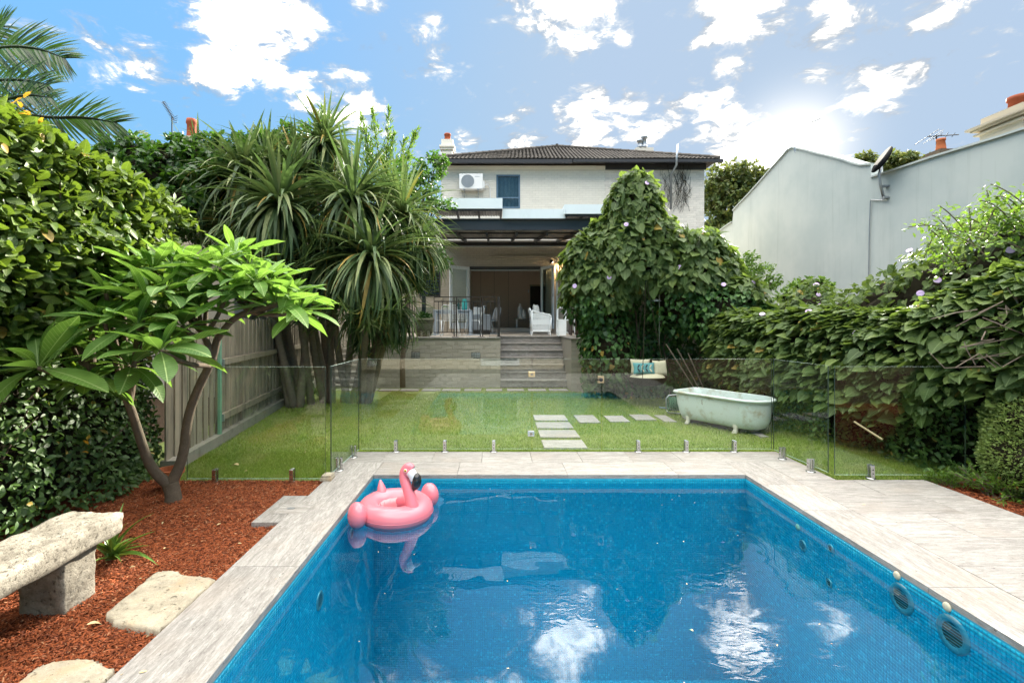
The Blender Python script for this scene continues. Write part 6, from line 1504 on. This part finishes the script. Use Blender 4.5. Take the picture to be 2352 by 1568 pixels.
for i in range(24):
    c = Vector(W(random.uniform(2230,2360), random.uniform(700,850), 4.75)); pts_ = [c+Vector((random.uniform(-.35,.35), random.uniform(-.1,.1), random.uniform(-.15,.15)))*k for k in (0, 1, 1.7)]
    MB().tube(pts_, [.006,.005,.003], 4, cap=False).build('twig', 'bark_pale', rh)

# ---- growth beyond the right hedge
bm_ = empty('vine_bank', (7, 8.5, 0), 'sloping bank of flowering vine beyond the hedge in front of the pale wall', 'vine')
BE = [((7.0,12.3,1.2),(.9,1.2,.95)),((6.9,10.5,1.35),(.8,.9,1.25)),((7.0,9.2,1.3),(.9,.9,1.1)),((6.9,8.1,1.5),(.9,1.0,1.2)),((6.95,7.2,1.7),(.9,.8,1.35)),((7.0,6.35,1.9),(.9,.8,1.4)),((7.3,5.4,2.2),(.9,.8,1.6))]
P_, N_ = ell_surface(BE, 9000, .22, 13, .10); vis_ = (N_[:,2] > -.3); P_, N_ = P_[vis_], N_[vis_]; n = len(P_)
foliage(bm_, 'leaf', T_HE, N_*.45+DN*.6+rng.normal(0,.38,(n,3)), N_+UP*.6+rng.normal(0,.35,(n,3)), rng.uniform(.06,.14,n), P_, 'vine_leaf', 300)
ell_core(BE, .78).build('dark_vine_core', 'twig', bm_, kind='stuff')
s_ = rng.permutation(np.where((N_[:,0] < -.1)&(N_[:,2] > .2))[0])[:26]; flowers(bm_, (P_[s_], N_[s_]), len(s_))
# loose sprays at the top right
sp_ = empty('climbing_shrub', (6.9, 6, 2.6), 'arching sprays of small rounded leaves rising against the pale wall at upper right', 'shrub')
tips, nors, Ss, Ps = [], [], [], []
for k in range(34):
    px, py = random.choice([(2180,520),(2250,480),(2300,470),(2340,450),(2230,540),(2300,520),(2340,500),(2160,560)]); c = Vector(W(px+random.uniform(-30,30), py+random.uniform(-5,40), 6.0+random.uniform(-.4,.4)))
    d = Vector((random.uniform(-.6,.3), random.uniform(-.3,.3), random.uniform(.1,.6))); pts_ = [c+d*t+Vector((0,0,-.25*t*t)) for t in np.linspace(-.35, .55, 8)]
    MB().tube(pts_, [.006]*8, 4, cap=False).build('stem', 'bark', sp_)
    for p in pts_:
        for q in range(5): Ps.append(p+Vector((random.gauss(0,.045),random.gauss(0,.045),random.gauss(0,.035)))); t_ = Vector((random.gauss(0,1),random.gauss(0,1),random.gauss(-.2,.5))); tips.append(t_); nors.append(Vector((random.gauss(0,.4),random.gauss(0,.4)-.3,1))); Ss.append(random.uniform(.045,.085))
foliage(sp_, 'leaf', T_OVS, np.array(tips), np.array(nors), np.array(Ss), np.array(Ps), 'light_leaf', 300)

def tree(name, label, E, n, m, T, smin, smax, trunk=None, cat='tree', dens=.5, core=.0, lump=.2, twigs=0, n_obj=0):
    c0 = E[0][0]; t = empty(name, (c0[0], c0[1], 0), label, cat)
    P_, N_ = ell_surface(E, n, dens, random.randint(0, 99), lump); n = len(P_)
    # clumps: pull leaves towards nearby cluster centres so sky shows between them
    k = max(20, n//38); cc_ = P_[rng.integers(0, n, k)]; d2 = ((P_[:, None, :]-cc_[None])**2).sum(2) if n*k < 4e7 else None
    if d2 is not None: j = d2.argmin(1); P_ = P_*.62+cc_[j]*.38
    foliage(t, 'leaf', T, N_*.3+DN*.15+rng.normal(0,.7,(n,3)), N_*.5+UP*.6+rng.normal(0,.5,(n,3)), rng.uniform(smin, smax, n), P_, m, n_obj)
    if core: ell_core(E, core).build('dark_core', 'twig', t, kind='stuff')
    if trunk:
        a, b, r0 = trunk; p_, r_ = limb(a, b, r0, r0*.6, r0*.5); MB().tube(p_, r_, 9).build('trunk', 'bark', t, smooth=True)
        for (c, r) in E:
            p_, r_ = limb(b, c, r0*.5, r0*.18, r0*.8); MB().tube(p_, r_, 6).build('branch', 'bark', t)
            for q in range(twigs):
                u = rand_unit(1)[0]*np.array(r)*.8; p_, r_ = limb(c, tuple(np.array(c)+u), r0*.18, r0*.05, r0*.5, 4); MB().tube(p_, r_, 4).build('branch', 'bark', t)
    return t
def EL(px, py, Y, rx, rz, ry=None): s = F/Y; return (W(px, py, Y), (rx/s, (ry or rx)/s, rz/s))
# dark tree behind the hedge at left
tree('dark_leafy_tree', 'dense dark green tree behind the hedge below the comb shaped aerial', [EL(340,420,9.2,110,105),EL(430,380,9.5,90,75),EL(300,370,9.0,70,60),EL(420,480,9.2,95,80),EL(520,370,10,90,60),EL(610,340,10.5,70,40),EL(270,450,9,80,80),EL(500,450,9.5,90,80),EL(700,400,10.8,120,110)], 15000, 'tree_leaf', T_OV, .10, .17, (W(400,900,9.5), W(400,480,9.4), .14), core=.62, lump=.18, n_obj=300)
# shrubby tree left of the house
tree('rounded_leaf_tree', 'small tree with rounded leaves reaching across the left end of the house', [EL(985,400,11.8,50,42),EL(1010,365,11.8,32,22),EL(1005,470,11.8,42,18),EL(975,455,11.8,45,35),EL(995,590,11.6,38,32),EL(1015,605,11.6,24,12),EL(950,520,11.8,55,70),EL(940,420,11.8,45,55)], 3000, 'tree_leaf', T_OV, .07, .12, (W(925,890,11.6), W(940,560,11.8), .07), lump=.25, n_obj=300, dens=.7)
# feathery bamboo like tree
fb = empty('feathery_tree', (-3, 13.4, 0), 'feathery light green tree with upright plumes behind the cordylines', 'tree')
tips, nors, Ss, Ps = [], [], [], []
for (xa, ya, xb, yb) in ((860,420,830,262),(880,430,855,250),(885,430,893,250),(900,440,958,298),(900,450,930,320),(890,450,940,360),(870,450,850,330),(880,440,905,310),(920,470,950,380),(740,330,738,245),(760,340,757,262),(850,470,820,380),(905,450,880,360),(845,400,838,300)):
    a, b = Vector(W(xa, ya, 13.4)), Vector(W(xb, yb, 13.4)); L = (b-a).length; d = (b-a).normalized(); m_ = int(150*L)
    MB().tube([a, b], [.02,.004], 5).build('stem', 'bark', fb)
    for q in range(m_):
        t = random.random(); wdt = .30*(1-t)**.8+.04; o = Vector((random.gauss(0,1),random.gauss(0,1),random.gauss(0,.6))).normalized()*wdt*random.random(); Ps.append(a+(b-a)*t+o); tips.append(d*.9+o*3+Vector((random.gauss(0,.4),random.gauss(0,.4),random.gauss(0,.4)))); nors.append(Vector((random.gauss(0,1),random.gauss(0,1),1))); Ss.append(random.uniform(.10,.19))
T_FE = [strip_leaf(1, .22, ov, 3, .2, .2)]
foliage(fb, 'leaf', T_FE, np.array(tips), np.array(nors), np.array(Ss), np.array(Ps), 'light_leaf', 0)
# trees on the right
tree('back_lit_tree', 'brownish back lit tree between the house and the gable wall', [EL(1670,420,27,55,50),EL(1720,430,27,45,42),EL(1640,450,27,40,60),EL(1690,480,27,60,55),EL(1655,520,27,45,60),EL(1750,400,27,28,16),EL(1700,400,27,45,28),EL(1740,450,27,35,45)], 6500, 'backlit_leaf', T_OV, .16, .34, (W(1680,760,27), W(1675,540,27), .3), lump=.25, dens=.75, twigs=3)
tree('distant_tree', 'dark tree top rising behind the parapet beside the satellite dish', [EL(2060,368,30,42,20),EL(2085,380,30,35,18),EL(2040,385,30,40,22)], 1800, 'backlit_leaf', T_OV, .2, .36, None, lump=.25, dens=.8)
tree('distant_tree', 'small rounded tree top just right of the curved gable', [EL(1985,368,30,22,14)], 500, 'backlit_leaf', T_OV, .2, .34, None, lump=.25, dens=.8)
tree('distant_tree', 'low sliver of tree top left of the small dark chimney', [EL(2128,370,30,26,10)], 400, 'backlit_leaf', T_OV, .2, .34, None, lump=.25, dens=.8)
tree('bright_shrub', 'light green shrub in front of the pale wall behind the vine arbour', [EL(1700,610,13,58,42),EL(1740,640,13,48,40),EL(1680,650,13,50,60),EL(1720,690,13,60,45),EL(1770,650,13,24,18)], 3600, 'light_leaf', T_OVS, .06, .11, (W(1710,860,13), W(1710,690,13), .08), cat='shrub', lump=.2, dens=.6, twigs=2)
tree('vine_clump', 'small domed clump of vine in front of the pale wall', [EL(1860,665,11.5,48,32),EL(1830,680,11.5,40,25)], 1300, 'light_leaf', T_OVS, .07, .12, None, cat='shrub', lump=.12, dens=.4, core=.7)

# ---- cordylines
def cordyline(label, heads, base, n_obj=170):
    bx_, by_ = base[0], base[1]; t = empty('cordyline', (bx_, by_, 0), label, 'tree', 'strappy leaved cordylines beside the left fence')
    tips, nors, Ss, Ps = [], [], [], []; Tk = []
    for i, (px, py, Y, L, n, root) in enumerate(heads):
        c = Vector(W(px, py, Y)); r0 = Vector((root, by_+random.uniform(-.2,.2), -.05)); md = r0.lerp(c, .5)+Vector((random.uniform(-.15,.15),0,0)); P2, R2 = smooth_poly([r0, md, c], [.085,.065,.05], 2)
        MB().tube(P2, R2, 9).build('trunk', 'bark_pale', t, smooth=True)
        for j in range(n):
            a = random.uniform(0, 6.283); q = j/n; el = max(-1.4, 1.35-2.85*q**.66+random.gauss(0,.14)); d = Vector((math.cos(a)*math.cos(el), math.sin(a)*math.cos(el), math.sin(el)))
            tips.append(d); nors.append(Vector((-math.cos(a)*math.sin(el), -math.sin(a)*math.sin(el), math.cos(el)+.02))+Vector((random.gauss(0,.12),random.gauss(0,.12),0))); Ss.append(L*random.uniform(.8,1.12)); Ps.append(c+d*.03+Vector((0,0,-.25*q*random.random())))
            Tk.append(min(3, int(1+2.2*q+random.random()*1.2)) if el < 1.05 else 0)
    tips, nors, Ss, Ps, Tk = map(np.array, (tips, nors, Ss, Ps, Tk))
    for k in range(4):
        s_ = Tk == k
        if s_.sum(): foliage(t, 'leaf', [T_ST[k]] if k < 2 else [T_ST[k], T_ST[4 if k == 2 else 5]], tips[s_], nors[s_], Ss[s_], Ps[s_], 'cord_leaf', n_obj//4)
cordyline('tall cordyline with the large drooping head nearest the dark tree', [(455,385,9.6,1.0,260,-4.5),(690,560,9.8,1.0,240,-4.0),(620,590,9.9,.95,220,-4.2),(560,520,9.0,1.1,260,-4.1),(640,470,8.6,1.3,460,-3.9),(560,400,9.2,1.2,320,-4.2),(500,440,9.4,1.1,240,-4.4),(610,380,9.6,1.05,240,-4.1)], (-4.0, 9.9))
cordyline('tallest cordyline reaching highest above the roof line of the trees', [(680,395,9.3,1.0,260,-3.6),(745,325,9.6,.95,320,-3.5),(720,330,10.0,.9,170,-3.6),(810,460,8.9,1.25,440,-3.3),(700,620,9.4,1.15,300,-3.7)], (-3.5, 10.2))
cordyline('right hand cordyline with heads hanging in front of the terrace railing', [(960,560,9.4,.95,240,-2.8),(830,720,9.9,.9,200,-3.1),(850,590,8.6,1.25,460,-2.9),(925,490,9.6,1.15,300,-2.9),(765,580,9.2,1.1,320,-3.2),(895,440,10.2,.8,200,-2.8),(905,700,9.8,.9,260,-2.75)], (-2.95, 10.4))
yc = empty('young_cordyline', (-3.95, 10.2, 0), 'small spiky cordyline offshoot on the lawn at the foot of the trunks', 'plant', None)
n = 46; c = np.array(G(735, 915, -.03)); az = rng.uniform(0,6.28,n); el = rng.uniform(-.1,1.3,n)
foliage(yc, 'leaf', [T_ST[1], T_ST[2]], np.stack([np.cos(az)*np.cos(el), np.sin(az)*np.cos(el), np.sin(el)],1), np.stack([-np.cos(az)*np.sin(el), -np.sin(az)*np.sin(el), np.cos(el)],1), rng.uniform(.4,.65,n), np.tile(c+[0,-.3,.15], (n,1)), 'cord_leaf', 46)
for i, (px, lean) in enumerate(((668,-.03),(690,.02),(707,-.01),(723,.02),(757,.0),(800,-.1),(845,.1))):
    pass

# ---- palm
pm_ = empty('palm_tree', (-9.2, 6.8, 0), 'feather palm with dark fronds fanning out at the top left corner', 'palm')
MB().tube([(-9.4,7,-.1),(-9.1,6.9,4.6)], [.22,.14], 12).build('trunk', 'bark', pm_, smooth=True)
T_LF = strip_leaf(1, .07, lambda t: (.5+.5*min(1, t*6))*(1-t**2.5)+.03, 4, .3, .15)
def frond(pts, L, Y, n=46, up=1.0):
    P_ = [Vector(W(px, py, Y+dy)) for px, py, dy in pts]; P2, R2 = smooth_poly(P_, [.022]*(len(P_)-1)+[.004], 3)
    o = MB().tube(P2, R2, 6).build('frond', 'palm_leaf', pm_, smooth=True)
    tips, nors, Ss, Ps = [], [], [], []
    for i in range(n):
        t = .08+.92*i/n; k = t*(len(P2)-1); a = int(min(k, len(P2)-2)); p = P2[a].lerp(P2[a+1], k-a); d = (P2[a+1]-P2[a]).normalized(); side = Vector((0,-1,0)).cross(d).normalized()
        for sg_ in (-1, 1):
            v_ = (side*sg_*(1.05-.5*t)+d*(.45+.7*t)+Vector((0,random.gauss(-.1,.12),random.gauss(-.08,.04)))).normalized(); tips.append(v_); nors.append(Vector((0,-1,.3))+Vector((random.gauss(0,.2),0,random.gauss(0,.2)))); Ss.append(L*(.5+.8*math.sin(math.pi*min(1,t*.8+.15)))*random.uniform(.9,1.08)); Ps.append(p)
    scatter('leaflets', T_LF, frames(np.array(tips), np.array(nors)), np.array(Ss), np.array(Ps), 'palm_leaf', o, 'stuff')
frond([(-190,260,.2),(-90,130,.1),(10,105,0),(90,110,0),(150,135,-.1)], .48, 6.8, 60)
frond([(-190,280,.2),(-60,190,0),(40,180,0),(112,195,-.1)], .42, 6.6, 50)
frond([(-150,280,.2),(0,250,0),(110,272,0),(190,268,0),(268,282,0)], .46, 6.9, 60)
frond([(-190,300,0),(-90,160,0),(-30,90,0),(10,60,-.1)], .45, 7.1, 40)
frond([(-150,330,.1),(-20,240,0),(60,215,0),(120,225,-.1)], .36, 6.5, 40)

# ---- right foreground shrubs
rs_ = empty('round_shrub', (5.45, 4.75, 0), 'rounded pale green small leaved shrub at the right edge', 'shrub')
E = [((5.62,4.75,.62),(.62,.55,.52)),((5.35,4.75,.35),(.42,.4,.4)),((5.9,4.7,.4),(.5,.4,.45))]
P_, N_ = ell_surface(E, 22000, .16, 5, .06); n = len(P_)
foliage(rs_, 'leaf', T_OVS, N_*.9+UP*.3+rng.normal(0,.5,(n,3)), N_*.3+UP*.6+rng.normal(0,.6,(n,3)), rng.uniform(.020,.036,n), P_, 'pale_leaf', 0)
ell_core(E, .86).build('dark_core', 'twig', rs_, kind='stuff')
def wispy(c, n, L, label, m='light_leaf', flowers_=0):
    t = empty('wispy_shrub', c, label, 'shrub'); tips, nors, Ss, Ps = [], [], [], []
    for k in range(n):
        a = random.uniform(0,6.28); el = random.uniform(.4,1.4); d = Vector((math.cos(a)*math.cos(el), math.sin(a)*math.cos(el), math.sin(el))); c_ = Vector(c)+Vector((random.gauss(0,.06),random.gauss(0,.06),0))
        pts_ = [c_+d*L*t_+Vector((0,0,-.12*t_*t_)) for t_ in np.linspace(0,1,6)]; MB().tube(pts_, [.004]*5+[.002], 4, cap=False).build('stem', 'bark', t)
        for p in pts_[1:]:
            for q in range(5): Ps.append(p+Vector((random.gauss(0,.015),)*3)); tips.append(d+Vector((random.gauss(0,.7),random.gauss(0,.7),random.gauss(0,.5)))); nors.append(Vector((random.gauss(0,.5),random.gauss(0,.5),1))); Ss.append(random.uniform(.04,.075))
    T = [strip_leaf(1,.2,ov,3,.2,.25)]; foliage(t, 'leaf', T, np.array(tips), np.array(nors), np.array(Ss), np.array(Ps), m, 300)
    for k in range(flowers_): p = Ps[random.randrange(len(Ps))]; MB().ell(tuple(p), (.011,.011,.013), 8, 6).build('bud', 'chimney_pot', t)
wispy((4.86,5.12,-.04), 20, .24, 'low feathery green plant at the corner of the right hand paving')
wispy((5.05,4.80,-.04), 34, .42, 'wispy shrub with tiny red buds between the paving and the round shrub', flowers_=12)
wispy((5.25,4.35,-.04), 34, .36, 'sprawling fine leaved shrub over the mulch under the round shrub', flowers_=8)
wispy((5.6,4.0,-.04), 30, .34, 'sprawling fine leaved shrub at the right edge nearest the camera', flowers_=4)

bpy.context.view_layer.update()
